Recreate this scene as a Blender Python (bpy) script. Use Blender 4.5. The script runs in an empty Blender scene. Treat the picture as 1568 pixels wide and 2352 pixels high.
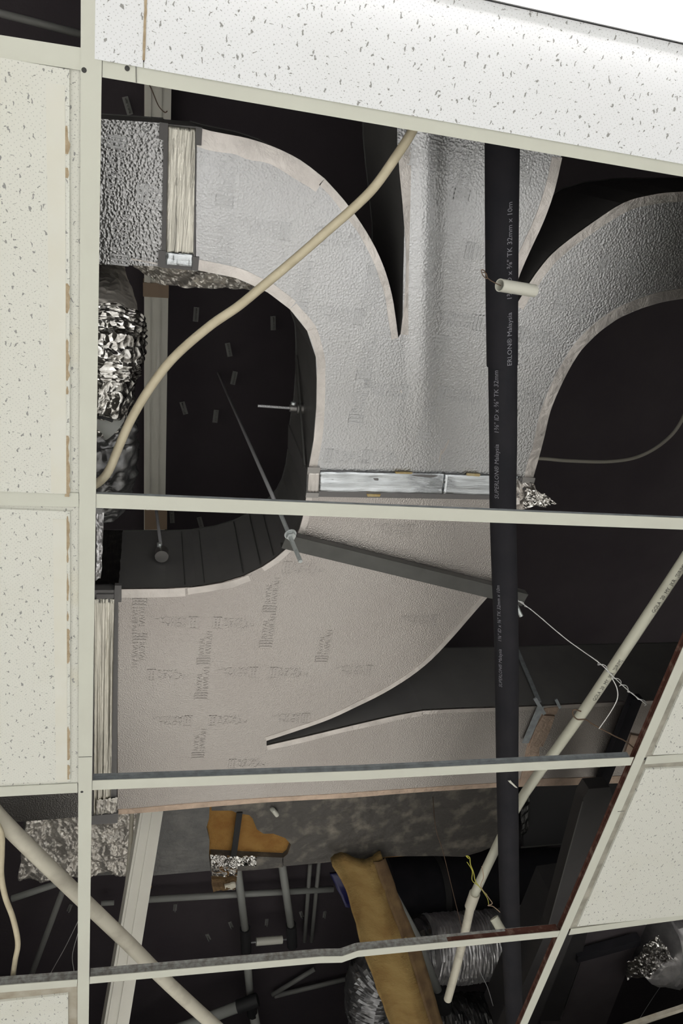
import bpy, bmesh, math, random
from mathutils import Vector, Matrix, noise
random.seed(7)
scene = bpy.context.scene
COL = scene.collection

# ------------------------------------------------------------------ camera, world, lamps, exposure
CAM = Vector((0.076332, 0.021005, 1.466981))          # phone held at chest height, looking up
ROT = Matrix(((0.966742, -0.151852, -0.205793),       # rows: image right, image down, view direction
              (0.040479, 0.88536, -0.463141),
              (0.25253, 0.439408, 0.862061)))
FOC = 1792.71                                         # focal length in pixels of the 1568x2352 frame
cam_data = bpy.data.cameras.new('camera')
cam = bpy.data.objects.new('camera', cam_data)
COL.objects.link(cam)
r, d, f = ROT
cam.matrix_world = Matrix(((r.x, -d.x, -f.x, CAM.x), (r.y, -d.y, -f.y, CAM.y), (r.z, -d.z, -f.z, CAM.z), (0, 0, 0, 1)))
cam_data.sensor_fit = 'VERTICAL'
cam_data.sensor_height = 24.0
cam_data.lens = FOC / 2352 * 24.0
cam_data.clip_start = 0.01
scene.camera = cam

world = bpy.data.worlds.new('world')
scene.world = world
world.use_nodes = True
world.node_tree.nodes['Background'].inputs[0].default_value = (0.5, 0.5, 0.5, 1)
world.node_tree.nodes['Background'].inputs[1].default_value = 0.02
scene.view_settings.view_transform = 'Standard'
scene.view_settings.look = 'None'
scene.view_settings.gamma = 1.0
scene.view_settings.use_curve_mapping = False
scene.view_settings.exposure = 0.75
LAMP = 34.0                                           # radiance of the visible ceiling lamp

def area_lamp(name, loc, sx, sy, power, colour):
    l = bpy.data.lights.new(name, 'AREA')
    l.shape = 'RECTANGLE'; l.size = sx; l.size_y = sy; l.energy = power; l.color = colour
    o = bpy.data.objects.new(name, l); COL.objects.link(o); o.location = loc
    return o
# unseen fill lamps, added beyond the frame to light the room
area_lamp('added_lamp_far', (0.6, -2.7, 2.57), 1.1, 0.28, 70, (1, 1, 1))
area_lamp('added_lamp_side', (-2.4, 0.2, 2.57), 0.28, 1.1, 52, (1, 0.985, 0.955))
area_lamp('added_lamp_back', (0.6, 4.2, 2.57), 1.1, 0.28, 45, (1, 0.97, 0.93))

ZC, ZD, ZS = 2.6, 3.0, 3.9     # heights of the grid, of the duct's underside and of the slab
DH = 0.27                      # depth of the duct

def P(x, y, z):
    """world point at height z that the photograph shows at pixel (x, y)"""
    v = Vector(((x - 784) / FOC, (y - 1176) / FOC, 1.0))
    w = ROT.transposed() @ v
    return CAM + w * ((z - CAM.z) / w.z)
def mpp(x, y, z):
    return (P(x, y, z) - CAM).length / FOC   # metres per pixel there

# ------------------------------------------------------------------ materials
def mat(name, col, rough=0.6, metal=0.0, spec=0.5):
    m = bpy.data.materials.new(name); m.use_nodes = True
    b = m.node_tree.nodes['Principled BSDF']
    b.inputs['Base Color'].default_value = (*col, 1)
    b.inputs['Roughness'].default_value = rough
    b.inputs['Metallic'].default_value = metal
    b.inputs['Specular IOR Level'].default_value = spec
    return m
class NT:
    def __init__(s, m): s.t = m.node_tree; s.b = s.t.nodes['Principled BSDF']
    def n(s, kind, **kw):
        q = s.t.nodes.new('ShaderNode' + kind)
        for k, v in kw.items(): setattr(q, k, v)
        return q
    def l(s, a, b): s.t.links.new(a, b)
    def coord(s, scale=(1, 1, 1), rot=(0, 0, 0)):
        c = s.n('TexCoord'); m = s.n('Mapping')
        m.inputs['Scale'].default_value = scale; m.inputs['Rotation'].default_value = rot
        s.l(c.outputs['Object'], m.inputs['Vector']); return m.outputs['Vector']
    def noise(s, vec, scale, detail=3, rough=0.55, dist=0):
        q = s.n('TexNoise'); q.inputs['Scale'].default_value = scale; q.inputs['Detail'].default_value = detail
        q.inputs['Roughness'].default_value = rough; q.inputs['Distortion'].default_value = dist
        s.l(vec, q.inputs['Vector']); return q.outputs['Fac']
    def ramp(s, fac, a, b, ca=(0, 0, 0, 1), cb=(1, 1, 1, 1)):
        q = s.n('ValToRGB'); e = q.color_ramp.elements
        e[0].position = a; e[1].position = b; e[0].color = ca; e[1].color = cb
        s.l(fac, q.inputs['Fac']); return q.outputs['Color']
    def mix(s, fac, a, b):
        q = s.n('Mix', data_type='RGBA')
        if isinstance(fac, (int, float)): q.inputs[0].default_value = fac
        else: s.l(fac, q.inputs[0])
        for v, i in ((a, 6), (b, 7)):
            if isinstance(v, tuple): q.inputs[i].default_value = (*v, 1) if len(v) == 3 else v
            else: s.l(v, q.inputs[i])
        return q.outputs[2]
    def bump(s, h, strength, dist):
        q = s.n('Bump'); q.inputs['Strength'].default_value = strength; q.inputs['Distance'].default_value = dist
        s.l(h, q.inputs['Height']); s.l(q.outputs['Normal'], s.b.inputs['Normal']); return q

def mat_noise(name, c1, c2, scale, rough=0.7, metal=0, lo=0.35, hi=0.65, bump=0.0, bscale=None, bdist=0.002, stretch=(1, 1, 1), spec=0.4):
    m = mat(name, c1, rough, metal, spec); t = NT(m)
    v = t.coord(stretch)
    fac = t.ramp(t.noise(v, scale, 5), lo, hi)
    t.l(t.mix(fac, c1, c2), t.b.inputs['Base Color'])
    if bump: t.bump(t.noise(v, bscale or scale * 3, 4), bump, bdist)
    return m

def tile_material(name, base, dirt):
    m = mat(name, base, 0.9, 0, 0.2); t = NT(m)
    v = t.coord()
    warp = t.n('TexNoise'); warp.inputs['Scale'].default_value = 130; warp.inputs['Detail'].default_value = 3
    t.l(v, warp.inputs['Vector'])
    add = t.n('VectorMath', operation='MULTIPLY_ADD'); add.inputs[1].default_value = (0.011, 0.011, 0); t.l(warp.outputs['Color'], add.inputs[0]); t.l(v, add.inputs[2])
    def fissure(scale, sx, sy, rot, thr, rnd=1.0, src=None):
        mp = t.n('Mapping'); mp.inputs['Rotation'].default_value = (0, 0, rot); mp.inputs['Scale'].default_value = (sx, sy, 0)
        t.l(src or add.outputs[0], mp.inputs['Vector'])
        vo = t.n('TexVoronoi', voronoi_dimensions='2D'); vo.inputs['Scale'].default_value = scale; vo.inputs['Randomness'].default_value = rnd
        t.l(mp.outputs[0], vo.inputs['Vector'])
        return t.ramp(vo.outputs['Distance'], thr * 0.8, thr, (1, 1, 1, 1), (0, 0, 0, 1))
    big = fissure(36, 1.9, 0.75, 0.35, 0.078)
    big2 = fissure(46, 0.8, 2.2, 0.5, 0.06)
    pin = fissure(205, 1, 1, 0.7, 0.125, 0.45, v)
    mx = t.n('Math', operation='MAXIMUM'); t.l(big, mx.inputs[0]); t.l(big2, mx.inputs[1])
    mul = t.n('Math', operation='MULTIPLY'); mul.inputs[1].default_value = 0.42; t.l(pin, mul.inputs[0])
    m2 = t.n('Math', operation='MAXIMUM'); t.l(mx.outputs[0], m2.inputs[0]); t.l(mul.outputs[0], m2.inputs[1])
    blot = t.ramp(t.noise(v, 5, 4), 0.52, 0.8)
    body = t.mix(blot, base, dirt)
    t.l(t.mix(m2.outputs[0], body, (0.31, 0.31, 0.30)), t.b.inputs['Base Color'])
    inv = t.n('Math', operation='SUBTRACT'); inv.inputs[0].default_value = 1; t.l(m2.outputs[0], inv.inputs[1])
    t.bump(inv.outputs[0], 0.5, 0.002)
    return m

def foil_material(name, col, rough, cell, strength, tint=None):
    """stucco-embossed aluminium facing"""
    m = mat(name, col, rough, 1.0); t = NT(m)
    v = t.coord((1, 1, 0.4))
    wn = t.n('TexNoise'); wn.inputs['Scale'].default_value = cell * 0.7; t.l(v, wn.inputs['Vector'])
    ad = t.n('VectorMath', operation='MULTIPLY_ADD'); k = 0.9 / cell; ad.inputs[1].default_value = (k, k, k)
    t.l(wn.outputs['Color'], ad.inputs[0]); t.l(v, ad.inputs[2])
    vo = t.n('TexVoronoi', feature='SMOOTH_F1'); vo.inputs['Scale'].default_value = cell; vo.inputs['Smoothness'].default_value = 0.35
    t.l(ad.outputs[0], vo.inputs['Vector'])
    t.bump(vo.outputs['Distance'], strength, 0.0012)
    if tint:
        fac = t.ramp(t.noise(v, 2.2, 3), 0.4, 0.65)
        t.l(t.mix(fac, col, tint), t.b.inputs['Base Color'])
    return m
def tape_material(name, col, rough, stretch):
    m = mat(name, col, rough, 1.0); t = NT(m)
    v = t.coord(stretch)
    t.bump(t.noise(v, 30, 5, 0.6, 0.4), 0.55, 0.004)
    fac = t.ramp(t.noise(v, 12, 3), 0.35, 0.7)
    t.l(t.mix(fac, col, tuple(c * 0.72 for c in col)), t.b.inputs['Base Color'])
    return m

M = {}
M['tile'] = tile_material('tile_board', (0.68, 0.685, 0.63), (0.64, 0.64, 0.565))
M['tile_lamplit'] = tile_material('tile_board_lamplit', (0.78, 0.795, 0.815), (0.76, 0.775, 0.79))  # same board; brightness near the lamp painted in as a whiter colour
M['tile_rim_white'] = tile_material('tile_rim_white', (0.66, 0.66, 0.60), (0.62, 0.57, 0.42))
M['tile_rim_brown'] = mat_noise('tile_rim_brown', (0.34, 0.30, 0.23), (0.46, 0.43, 0.36), 22, 0.9)
M['tile_rim_grey'] = mat_noise('tile_rim_grey', (0.26, 0.25, 0.21), (0.42, 0.40, 0.34), 20, 0.9)
M['chip_brown'] = mat_noise('chip_brown', (0.36, 0.28, 0.18), (0.46, 0.37, 0.25), 120, 0.95, bump=0.6, bdist=0.002)
M['paint_skirt'] = mat_noise('paint_skirt', (0.675, 0.665, 0.585), (0.69, 0.69, 0.63), 14, 0.85)
M['tee_paint'] = mat_noise('tee_paint', (0.60, 0.61, 0.535), (0.58, 0.585, 0.515), 9, 0.55)
M['tee_gap'] = mat('tee_gap', (0.18, 0.18, 0.16), 0.8)
M['zinc'] = mat_noise('zinc', (0.34, 0.37, 0.39), (0.24, 0.26, 0.27), 60, 0.55, 0.3)
M['zinc_worn'] = mat_noise('zinc_worn', (0.42, 0.43, 0.42), (0.22, 0.21, 0.195), 90, 0.6, 0.3)
M['rust'] = mat_noise('rust', (0.085, 0.030, 0.020), (0.22, 0.14, 0.11), 45, 0.9, lo=0.5, hi=0.72)
M['foil'] = foil_material('embossed_foil', (0.545, 0.55, 0.565), 0.37, 215, 0.55, (0.51, 0.51, 0.515))
M['foil_warm'] = foil_material('embossed_foil_warm', (0.505, 0.475, 0.455), 0.40, 330, 0.6, (0.465, 0.43, 0.41))
M['foil_dull'] = foil_material('embossed_foil_dull', (0.62, 0.56, 0.50), 0.5, 190, 0.3)
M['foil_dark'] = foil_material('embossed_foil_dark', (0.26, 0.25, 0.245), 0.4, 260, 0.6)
M['foil_stub'] = foil_material('embossed_foil_stub', (0.40, 0.40, 0.405), 0.25, 200, 0.9)
M['mark'] = mat('pressed_mark', (0.535, 0.54, 0.55), 0.46, 1.0)
M['mark_warm'] = mat('pressed_mark_warm', (0.505, 0.475, 0.455), 0.50, 1.0)
M['tape'] = tape_material('foil_tape', (0.72, 0.68, 0.65), 0.40, (1, 1, 1))
M['tape_long'] = tape_material('foil_tape_creased', (0.86, 0.83, 0.74), 0.28, (7, 0.6, 1))
M['tape_cross'] = tape_material('foil_tape_smooth', (0.74, 0.78, 0.82), 0.25, (0.5, 5, 1))
M['tape_tan'] = tape_material('foil_tape_tan', (0.66, 0.52, 0.42), 0.5, (2, 2, 1))
M['tape_dark'] = tape_material('foil_tape_dark', (0.10, 0.10, 0.10), 0.25, (8, 8, 0.8))
M['profile'] = mat('joint_profile', (0.16, 0.155, 0.155), 0.5, 0.3)
M['glue'] = mat_noise('amber_glue', (0.40, 0.28, 0.09), (0.5, 0.42, 0.25), 60, 0.5)
M['black_side'] = mat_noise('black_insulation_face', (0.11, 0.107, 0.106), (0.13, 0.126, 0.123), 9, 0.5)
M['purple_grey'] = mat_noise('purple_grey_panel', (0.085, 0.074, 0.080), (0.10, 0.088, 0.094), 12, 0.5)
M['casing'] = mat_noise('casing_insulation', (0.032, 0.030, 0.031), (0.040, 0.038, 0.039), 7, 0.6)
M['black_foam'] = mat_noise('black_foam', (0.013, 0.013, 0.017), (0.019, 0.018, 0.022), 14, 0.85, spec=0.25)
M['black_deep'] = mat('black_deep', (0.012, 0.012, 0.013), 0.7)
M['seam'] = mat('seam_line', (0.10, 0.10, 0.095), 0.4, 0.5)
M['crinkle'] = mat_noise('crinkled_foil', (0.86, 0.85, 0.82), (0.62, 0.60, 0.58), 18, 0.16, 1.0, bump=0.25, bscale=160, bdist=0.002)
M['crinkle_dull'] = mat_noise('crinkled_foil_dull', (0.80, 0.76, 0.70), (0.56, 0.53, 0.49), 14, 0.36, 0.68, bump=0.4, bscale=120, bdist=0.003)
def crumple(m, scale, strength, dist):
    """creased facets in the foil's relief"""
    t = NT(m); v = t.coord()
    wn = t.n('TexNoise'); wn.inputs['Scale'].default_value = scale * 0.6; t.l(v, wn.inputs['Vector'])
    ad = t.n('VectorMath', operation='MULTIPLY_ADD'); ad.inputs[1].default_value = (0.9 / scale,) * 3
    t.l(wn.outputs['Color'], ad.inputs[0]); t.l(v, ad.inputs[2])
    vo = t.n('TexVoronoi'); vo.inputs['Scale'].default_value = scale; t.l(ad.outputs[0], vo.inputs['Vector'])
    t.bump(vo.outputs['Distance'], strength, dist)
crumple(M['crinkle'], 55, 0.8, 0.010); crumple(M['crinkle_dull'], 60, 0.7, 0.008)
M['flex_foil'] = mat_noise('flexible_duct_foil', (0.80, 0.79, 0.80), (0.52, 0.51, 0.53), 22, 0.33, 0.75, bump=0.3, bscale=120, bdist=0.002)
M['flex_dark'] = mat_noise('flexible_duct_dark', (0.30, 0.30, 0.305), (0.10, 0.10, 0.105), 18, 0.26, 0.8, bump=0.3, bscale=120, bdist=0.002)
M['old_grey'] = mat_noise('old_painted_wrap', (0.12, 0.12, 0.118), (0.20, 0.195, 0.185), 11, 0.45, 0.3, lo=0.45, hi=0.8, bump=0.5, bscale=26, bdist=0.01)
M['old_dark'] = mat_noise('old_dirty_wrap', (0.088, 0.082, 0.076), (0.26, 0.235, 0.195), 15, 0.45, 0.25, lo=0.50, hi=0.76, bump=0.5, bscale=26, bdist=0.01)
M['fibre'] = mat_noise('glass_fibre', (0.30, 0.205, 0.075), (0.21, 0.125, 0.04), 9, 0.95, bump=0.8, bscale=90, bdist=0.006, stretch=(1, 2.2, 1))
M['fibre_orange'] = mat_noise('glass_fibre_orange', (0.36, 0.20, 0.055), (0.27, 0.13, 0.03), 16, 0.95, bump=0.8, bscale=120, bdist=0.006)
M['fibre_brown'] = mat_noise('fibre_backing', (0.17, 0.11, 0.05), (0.10, 0.06, 0.03), 20, 0.9)
M['strip_steel'] = mat_noise('painted_steel', (0.105, 0.105, 0.10), (0.085, 0.085, 0.08), 18, 0.5, 0.2)
M['rod'] = mat('threaded_rod', (0.62, 0.66, 0.66), 0.4, 0.6)
M['rod_dull'] = mat('rod_dull', (0.50, 0.50, 0.52), 0.5, 0.5)
M['clamp'] = mat('clamp_steel', (0.34, 0.33, 0.32), 0.4, 0.9)
M['pvc'] = mat_noise('pvc_pipe', (0.56, 0.555, 0.46), (0.44, 0.43, 0.35), 12, 0.45, lo=0.5, hi=0.8)
M['pvc_white'] = mat('pvc_white', (0.66, 0.655, 0.58), 0.4)
M['pvc_dusty'] = mat_noise('pvc_dusty', (0.56, 0.53, 0.44), (0.36, 0.33, 0.27), 14, 0.6, lo=0.5, hi=0.78)
M['pvc_grey'] = mat('pvc_grey', (0.34, 0.35, 0.33), 0.5)
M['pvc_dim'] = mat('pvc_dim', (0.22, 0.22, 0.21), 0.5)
M['boot'] = mat('black_boot', (0.02, 0.02, 0.022), 0.6)
M['trunk'] = mat_noise('trunking_paint', (0.82, 0.80, 0.72), (0.76, 0.74, 0.66), 8, 0.5)
M['trunk_tan'] = mat('trunking_joint', (0.36, 0.26, 0.18), 0.6)
M['cable'] = mat_noise('beige_cable', (0.60, 0.535, 0.39), (0.50, 0.44, 0.31), 30, 0.5)
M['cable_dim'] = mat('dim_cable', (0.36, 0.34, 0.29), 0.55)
M['wire'] = mat('galvanised_wire', (0.62, 0.62, 0.62), 0.35, 0.8)
M['wire_rust'] = mat('rusty_wire', (0.11, 0.07, 0.045), 0.8)
M['wire_white'] = mat('white_wire', (0.75, 0.75, 0.73), 0.5)
M['wire_yellow'] = mat('yellow_wire', (0.42, 0.40, 0.06), 0.5)
M['print_grey'] = mat('grey_print', (0.22, 0.22, 0.25), 0.6)
M['print_black'] = mat('black_print', (0.03, 0.03, 0.028), 0.6)
M['blue'] = mat('dark_blue_plastic', (0.012, 0.012, 0.07), 0.4)
M['slab'] = mat_noise('sprayed_slab', (0.050, 0.041, 0.048), (0.062, 0.052, 0.058), 3, 0.85, bump=0.3, bscale=50, bdist=0.004)
M['suspended'] = mat('suspended_board', (0.72, 0.715, 0.66), 0.9)
M['room_wall'] = mat('room_wall', (0.60, 0.59, 0.565), 0.8)
M['floor'] = mat_noise('vinyl_floor', (0.70, 0.697, 0.685), (0.66, 0.657, 0.645), 2, 0.6)
M['lamp_frame'] = mat('lamp_frame', (0.85, 0.85, 0.85), 0.4)
lm = mat('lamp_diffuser', (0.9, 0.9, 0.9), 0.4)
lm.node_tree.nodes['Principled BSDF'].inputs['Emission Color'].default_value = (1, 0.99, 0.97, 1)
lm.node_tree.nodes['Principled BSDF'].inputs['Emission Strength'].default_value = LAMP
M['lamp'] = lm

# ------------------------------------------------------------------ mesh helpers
class MB:
    def __init__(s): s.v = []; s.f = []
    def add(s, vs, fs):
        o = len(s.v); s.v += [Vector(q) for q in vs]; s.f += [[i + o for i in q] for q in fs]; return s
    def box(s, x0, x1, y0, y1, z0, z1):
        vs = [(x, y, z) for z in (z0, z1) for x, y in ((x0, y0), (x1, y0), (x1, y1), (x0, y1))]
        return s.add(vs, [[3, 2, 1, 0], [4, 5, 6, 7], [0, 1, 5, 4], [1, 2, 6, 5], [2, 3, 7, 6], [3, 0, 4, 7]])
    def prism(s, pts, z0, z1):
        """closed outline of plan points, made solid between two heights"""
        pts = [Vector((p[0], p[1])) for p in pts]
        a = sum(p.x * q.y - q.x * p.y for p, q in zip(pts, pts[1:] + pts[:1]))
        if a < 0: pts = pts[::-1]
        n = len(pts)
        vs = [(p.x, p.y, z0) for p in pts] + [(p.x, p.y, z1) for p in pts]
        return s.add(vs, [list(range(n))[::-1], list(range(n, 2 * n))] + [[i, (i + 1) % n, n + (i + 1) % n, n + i] for i in range(n)])
    def bar(s, a, b, w, h, up=(0, 0, 1)):
        """straight bar of section w x h from a to b"""
        a = Vector(a); b = Vector(b); t = (b - a).normalized()
        sd = t.cross(Vector(up))
        if sd.length < 1e-4: sd = t.cross(Vector((1, 0, 0)))
        sd.normalize(); u = sd.cross(t).normalized()
        vs = []
        for p in (a, b):
            for i, j in ((-1, -1), (1, -1), (1, 1), (-1, 1)):
                vs.append(p + sd * (i * w / 2) + u * (j * h / 2))
        return s.add(vs, [[3, 2, 1, 0], [4, 5, 6, 7], [0, 1, 5, 4], [1, 2, 6, 5], [2, 3, 7, 6], [3, 0, 4, 7]])
    def tube(s, pts, rad, seg=12, caps=True):
        pts = [Vector(p) for p in pts]; n = len(pts)
        rads = rad if isinstance(rad, (list, tuple)) else [rad] * n
        t0 = (pts[1] - pts[0]).normalized()
        u = t0.orthogonal().normalized()
        vs = []; fs = []
        for i, p in enumerate(pts):
            t = (pts[min(i + 1, n - 1)] - pts[max(i - 1, 0)]).normalized()
            u = (u - t * u.dot(t)).normalized(); w = t.cross(u)
            for k in range(seg):
                a = 2 * math.pi * k / seg
                vs.append(p + (u * math.cos(a) + w * math.sin(a)) * rads[i])
        for i in range(n - 1):
            for k in range(seg):
                k2 = (k + 1) % seg
                fs.append([i * seg + k, i * seg + k2, (i + 1) * seg + k2, (i + 1) * seg + k])
        if caps:
            fs.append(list(range(seg))[::-1]); fs.append([(n - 1) * seg + k for k in range(seg)])
        return s.add(vs, fs)
    def strip(s, pts, width, z0, z1, side=1):
        """band running along a plan polyline, laid to one side of it"""
        pts = [Vector((p[0], p[1])) for p in pts]; n = len(pts)
        w = width if isinstance(width, list) else [width] * n
        out = []
        for i, p in enumerate(pts):
            t = (pts[min(i + 1, n - 1)] - pts[max(i - 1, 0)]).normalized()
            out.append(p + Vector((-t.y, t.x)) * side * w[i])
        vs = []
        for p, q in zip(pts, out):
            vs += [(p.x, p.y, z0), (q.x, q.y, z0), (q.x, q.y, z1), (p.x, p.y, z1)]
        fs = [[0, 1, 2, 3], [4 * n - 1, 4 * n - 2, 4 * n - 3, 4 * n - 4]]
        for i in range(n - 1):
            o = 4 * i
            for k in range(4): fs.append([o + k, o + 4 + k, o + 4 + (k + 1) % 4, o + (k + 1) % 4])
        return s.add(vs, fs)
    def build(s, name, m, parent=None, smooth=False, origin=None):
        base = Vector((0, 0, 0)); q = parent
        while q: base += q.location; q = q.parent
        if parent is None:
            if origin is None:
                lo = Vector([min(v[i] for v in s.v) for i in range(3)]); hi = Vector([max(v[i] for v in s.v) for i in range(3)])
                origin = (lo + hi) / 2
            loc = Vector(origin)
        else: loc = Vector((0, 0, 0))
        me = bpy.data.meshes.new(name)
        me.from_pydata([v - base - loc for v in s.v], [], s.f)
        me.materials.append(M[m]); me.update()
        bm = bmesh.new(); bm.from_mesh(me); bmesh.ops.recalc_face_normals(bm, faces=bm.faces); bm.to_mesh(me); bm.free()
        if smooth:
            for p in me.polygons: p.use_smooth = True
            if smooth == 'auto':
                for e in sharp_edges(me, 0.7): e.use_edge_sharp = True
        o = bpy.data.objects.new(name, me); COL.objects.link(o); o.location = loc
        if parent: o.parent = parent
        return o
def sharp_edges(me, ang):
    ec = {}
    for p in me.polygons:
        for k in p.edge_keys: ec.setdefault(k, []).append(p.normal)
    return [e for e in me.edges if len(ec.get(e.key, [])) == 2 and ec[e.key][0].angle(ec[e.key][1], 0) > ang]
def tag(o, label=None, cat=None, group=None, kind=None):
    if label: o['label'] = label
    if cat: o['category'] = cat
    if group: o['group'] = group
    if kind: o['kind'] = kind
    return o
def thing(name, label, cat, loc, group=None):
    o = bpy.data.objects.new(name, None); COL.objects.link(o); o.location = loc; o.empty_display_size = 0.05
    return tag(o, label, cat, group)
def smooth_path(pts, n=8):
    pts = [Vector(p) for p in pts]; out = []
    for i in range(len(pts) - 1):
        p0 = pts[max(i - 1, 0)]; p1 = pts[i]; p2 = pts[i + 1]; p3 = pts[min(i + 2, len(pts) - 1)]
        for k in range(n):
            t = k / n
            out.append(0.5 * ((2 * p1) + (p2 - p0) * t + (2 * p0 - 5 * p1 + 4 * p2 - p3) * t * t + (3 * p1 - p0 - 3 * p2 + p3) * t ** 3))
    out.append(pts[-1]); return out
def PX(seq, z):
    return [P(x, y, z) for x, y in seq]
def crinkle_sheet(poly_rows, amp, freq, thick=0.0015, seed=0):
    """rows of 3-D points turned into a crumpled sheet with thickness"""
    n = len(poly_rows); m = len(poly_rows[0]); mb = MB(); vs = []
    for lay in (0, 1):
        for i, row in enumerate(poly_rows):
            for j, p in enumerate(row):
                q = Vector(p) * freq + Vector((seed * 7.1, 0, 0))
                a = noise.noise(q) + 0.6 * abs(noise.noise(q * 2.3)) + 0.35 * noise.noise(q * 4.7)
                vs.append(Vector(p) + Vector((noise.noise(q + Vector((9, 0, 0))) * amp * 0.4, noise.noise(q + Vector((0, 9, 0))) * amp * 0.4, a * amp + lay * thick)))
    fs = []
    for i in range(n - 1):
        for j in range(m - 1):
            a = i * m + j
            fs.append([a, a + 1, a + m + 1, a + m]); b = a + n * m
            fs.append([b, b + m, b + m + 1, b + 1])
    N = n * m
    rim = [j for j in range(m)] + [i * m + m - 1 for i in range(1, n)] + [(n - 1) * m + j for j in range(m - 2, -1, -1)] + [i * m for i in range(n - 2, 0, -1)]
    for a, b in zip(rim, rim[1:] + rim[:1]): fs.append([a, b, b + N, a + N])
    return mb.add(vs, fs)
def quad_rows(a, b, c, d, n, m):
    """bilinear grid a-b (first row) to d-c (last row)"""
    a, b, c, d = map(Vector, (a, b, c, d)); rows = []
    for i in range(n + 1):
        t = i / n
        l = a.lerp(d, t); r_ = b.lerp(c, t)
        rows.append([l.lerp(r_, j / m) for j in range(m + 1)])
    return rows

# ------------------------------------------------------------------ the setting
def struct(o, label=None): return tag(o, label, None, None, 'structure')
struct(MB().box(-4, 5, -4, 6, -0.1, 0).build('floor', 'floor'), 'pale vinyl floor of the room below')
struct(MB().box(-4, 5, -4, 6, ZS, ZS + 0.15).build('ceiling.001', 'slab'), 'black sprayed concrete slab above the ducts')
struct(MB().box(-4.1, -4, -4, 6, 0, ZS).build('wall_left', 'room_wall'))
struct(MB().box(5, 5.1, -4, 6, 0, ZS).build('wall_right', 'room_wall'))
struct(MB().box(-4, 5, -4.1, -4, 0, ZS).build('wall_front', 'room_wall'))
struct(MB().box(-4, 5, 6, 6.1, 0, ZS).build('wall_back', 'room_wall'))
# the suspended ceiling: a board ring beyond the frame, tiles and tees inside it
gx0, gx1, gy0, gy1 = -1.2, 2.4, -0.6, 2.4
ring = MB()
ring.box(-4, 5, -4, gy0, ZC, ZC + 0.014).box(-4, 0, gy1, 6, ZC, ZC + 0.014).box(1.2, 5, gy1, 6, ZC, ZC + 0.014).box(0, 1.2, 3.6, 6, ZC, ZC + 0.014)
ceiling = struct(ring.build('ceiling', 'suspended', origin=(0, 0, ZC)), 'white suspended ceiling grid with several tiles taken out')

def ceiling_tile(x0, x1, y0, y1, rim, inset, label=None, face='tile'):
    """square-edge board lying on the flanges with a stepped face dropping through the grid"""
    z = ZC + 0.0015
    t = MB().box(x0, x1, y0, y1, z, z + 0.013).build('ceiling_tile', rim, ceiling)
    l, r_, a, b = inset
    fm = MB(); bm_ = bmesh.new()
    fm.box(x0 + l, x1 - r_, y0 + a, y1 - b, z - 0.005, z + 0.0005).build('tile_face', face, t)
    if label: t['label'] = label
    return t
def chipped_line(tile, xa, ya, xb, yb, w, density, seed, m='chip_brown', zoff=-0.0056):
    """ragged flakes broken off along a tile's edge step"""
    mb = MB(); L = math.hypot(xb - xa, yb - ya); tx, ty = (xb - xa) / L, (yb - ya) / L
    n = int(L / 0.004); run = []
    def flush():
        if len(run) > 2:
            pts = [(xa + tx * s - ty * wa, ya + ty * s + tx * wa) for s, wa, wb in run] + [(xa + tx * s - ty * wb, ya + ty * s + tx * wb) for s, wa, wb in reversed(run)]
            mb.prism(pts, ZC + 0.0015 + zoff, ZC + 0.0015 + zoff + 0.0009)
        run.clear()
    for i in range(n + 1):
        s = L * i / n
        k = noise.noise(Vector((s * 14, seed * 3.3, 0))) + 0.4 * noise.noise(Vector((s * 55, seed, 2)))
        if k > density:
            q = min(1, (k - density) * 4)
            run.append((s, -w * q * (0.5 + 0.3 * noise.noise(Vector((s * 120, seed, 5)))), w * q * (0.5 + 0.3 * noise.noise(Vector((s * 130, seed, 8))))))
        else: flush()
    flush()
    if mb.v: mb.build('chipped_edge', m, tile)
g = 0.004
# left bay
t1 = ceiling_tile(-1.2 + g, -g, g, 0.6 - g, 'tile_rim_white', (0.02, 0.021, 0.008, 0.010), 'large ceiling tile with a brown chipped edge along the main tee')
chipped_line(t1, -0.0285, 0.05, -0.0285, 0.59, 0.007, 0.02, 1)
MB().box(-0.052, -0.030, 0.03, 0.585, ZC - 0.0042, ZC - 0.0036).build('paint_skirt', 'paint_skirt', t1)
t2 = ceiling_tile(-1.2 + g, -g, 0.6 + g, 1.2 - g, 'tile_rim_white', (0.02, 0.021, 0.012, 0.012), 'ceiling tile with a cream paint band and brown flakes, lower left')
chipped_line(t2, -0.0285, 0.62, -0.0285, 1.18, 0.006, 0.03, 4)
MB().box(-0.050, -0.030, 0.63, 1.185, ZC - 0.0042, ZC - 0.0036).build('paint_skirt', 'paint_skirt', t2)
t3 = ceiling_tile(-1.2 + g, -g, 1.8 + g, 2.4 - g, 'tile_rim_brown', (0.02, 0.026, 0.030, 0.02), 'ceiling tile with a tan stepped border in the bottom left corner')
# main bay, beyond the first cross tee: two cut boards in front of the lamp
t4 = ceiling_tile(0.062, 1.2 - g, -0.148, -g, 'tile_lamplit', (0, 0, 0, 0), 'long ceiling tile strip between cross tee and lit lamp', 'tile_lamplit')
t5 = ceiling_tile(g, 0.0605, -0.596, -g, 'tile_lamplit', (0, 0, 0, 0), 'narrow cut piece of ceiling tile beside the main tee', 'tile_lamplit')
chipped_line(t5, 0.0612, -0.2, 0.0612, -0.012, 0.003, -0.25, 9, zoff=-0.0062)
ceiling_tile(0.062, 1.2 - g, -0.596, -0.452, 'tile', (0, 0, 0, 0))
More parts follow.
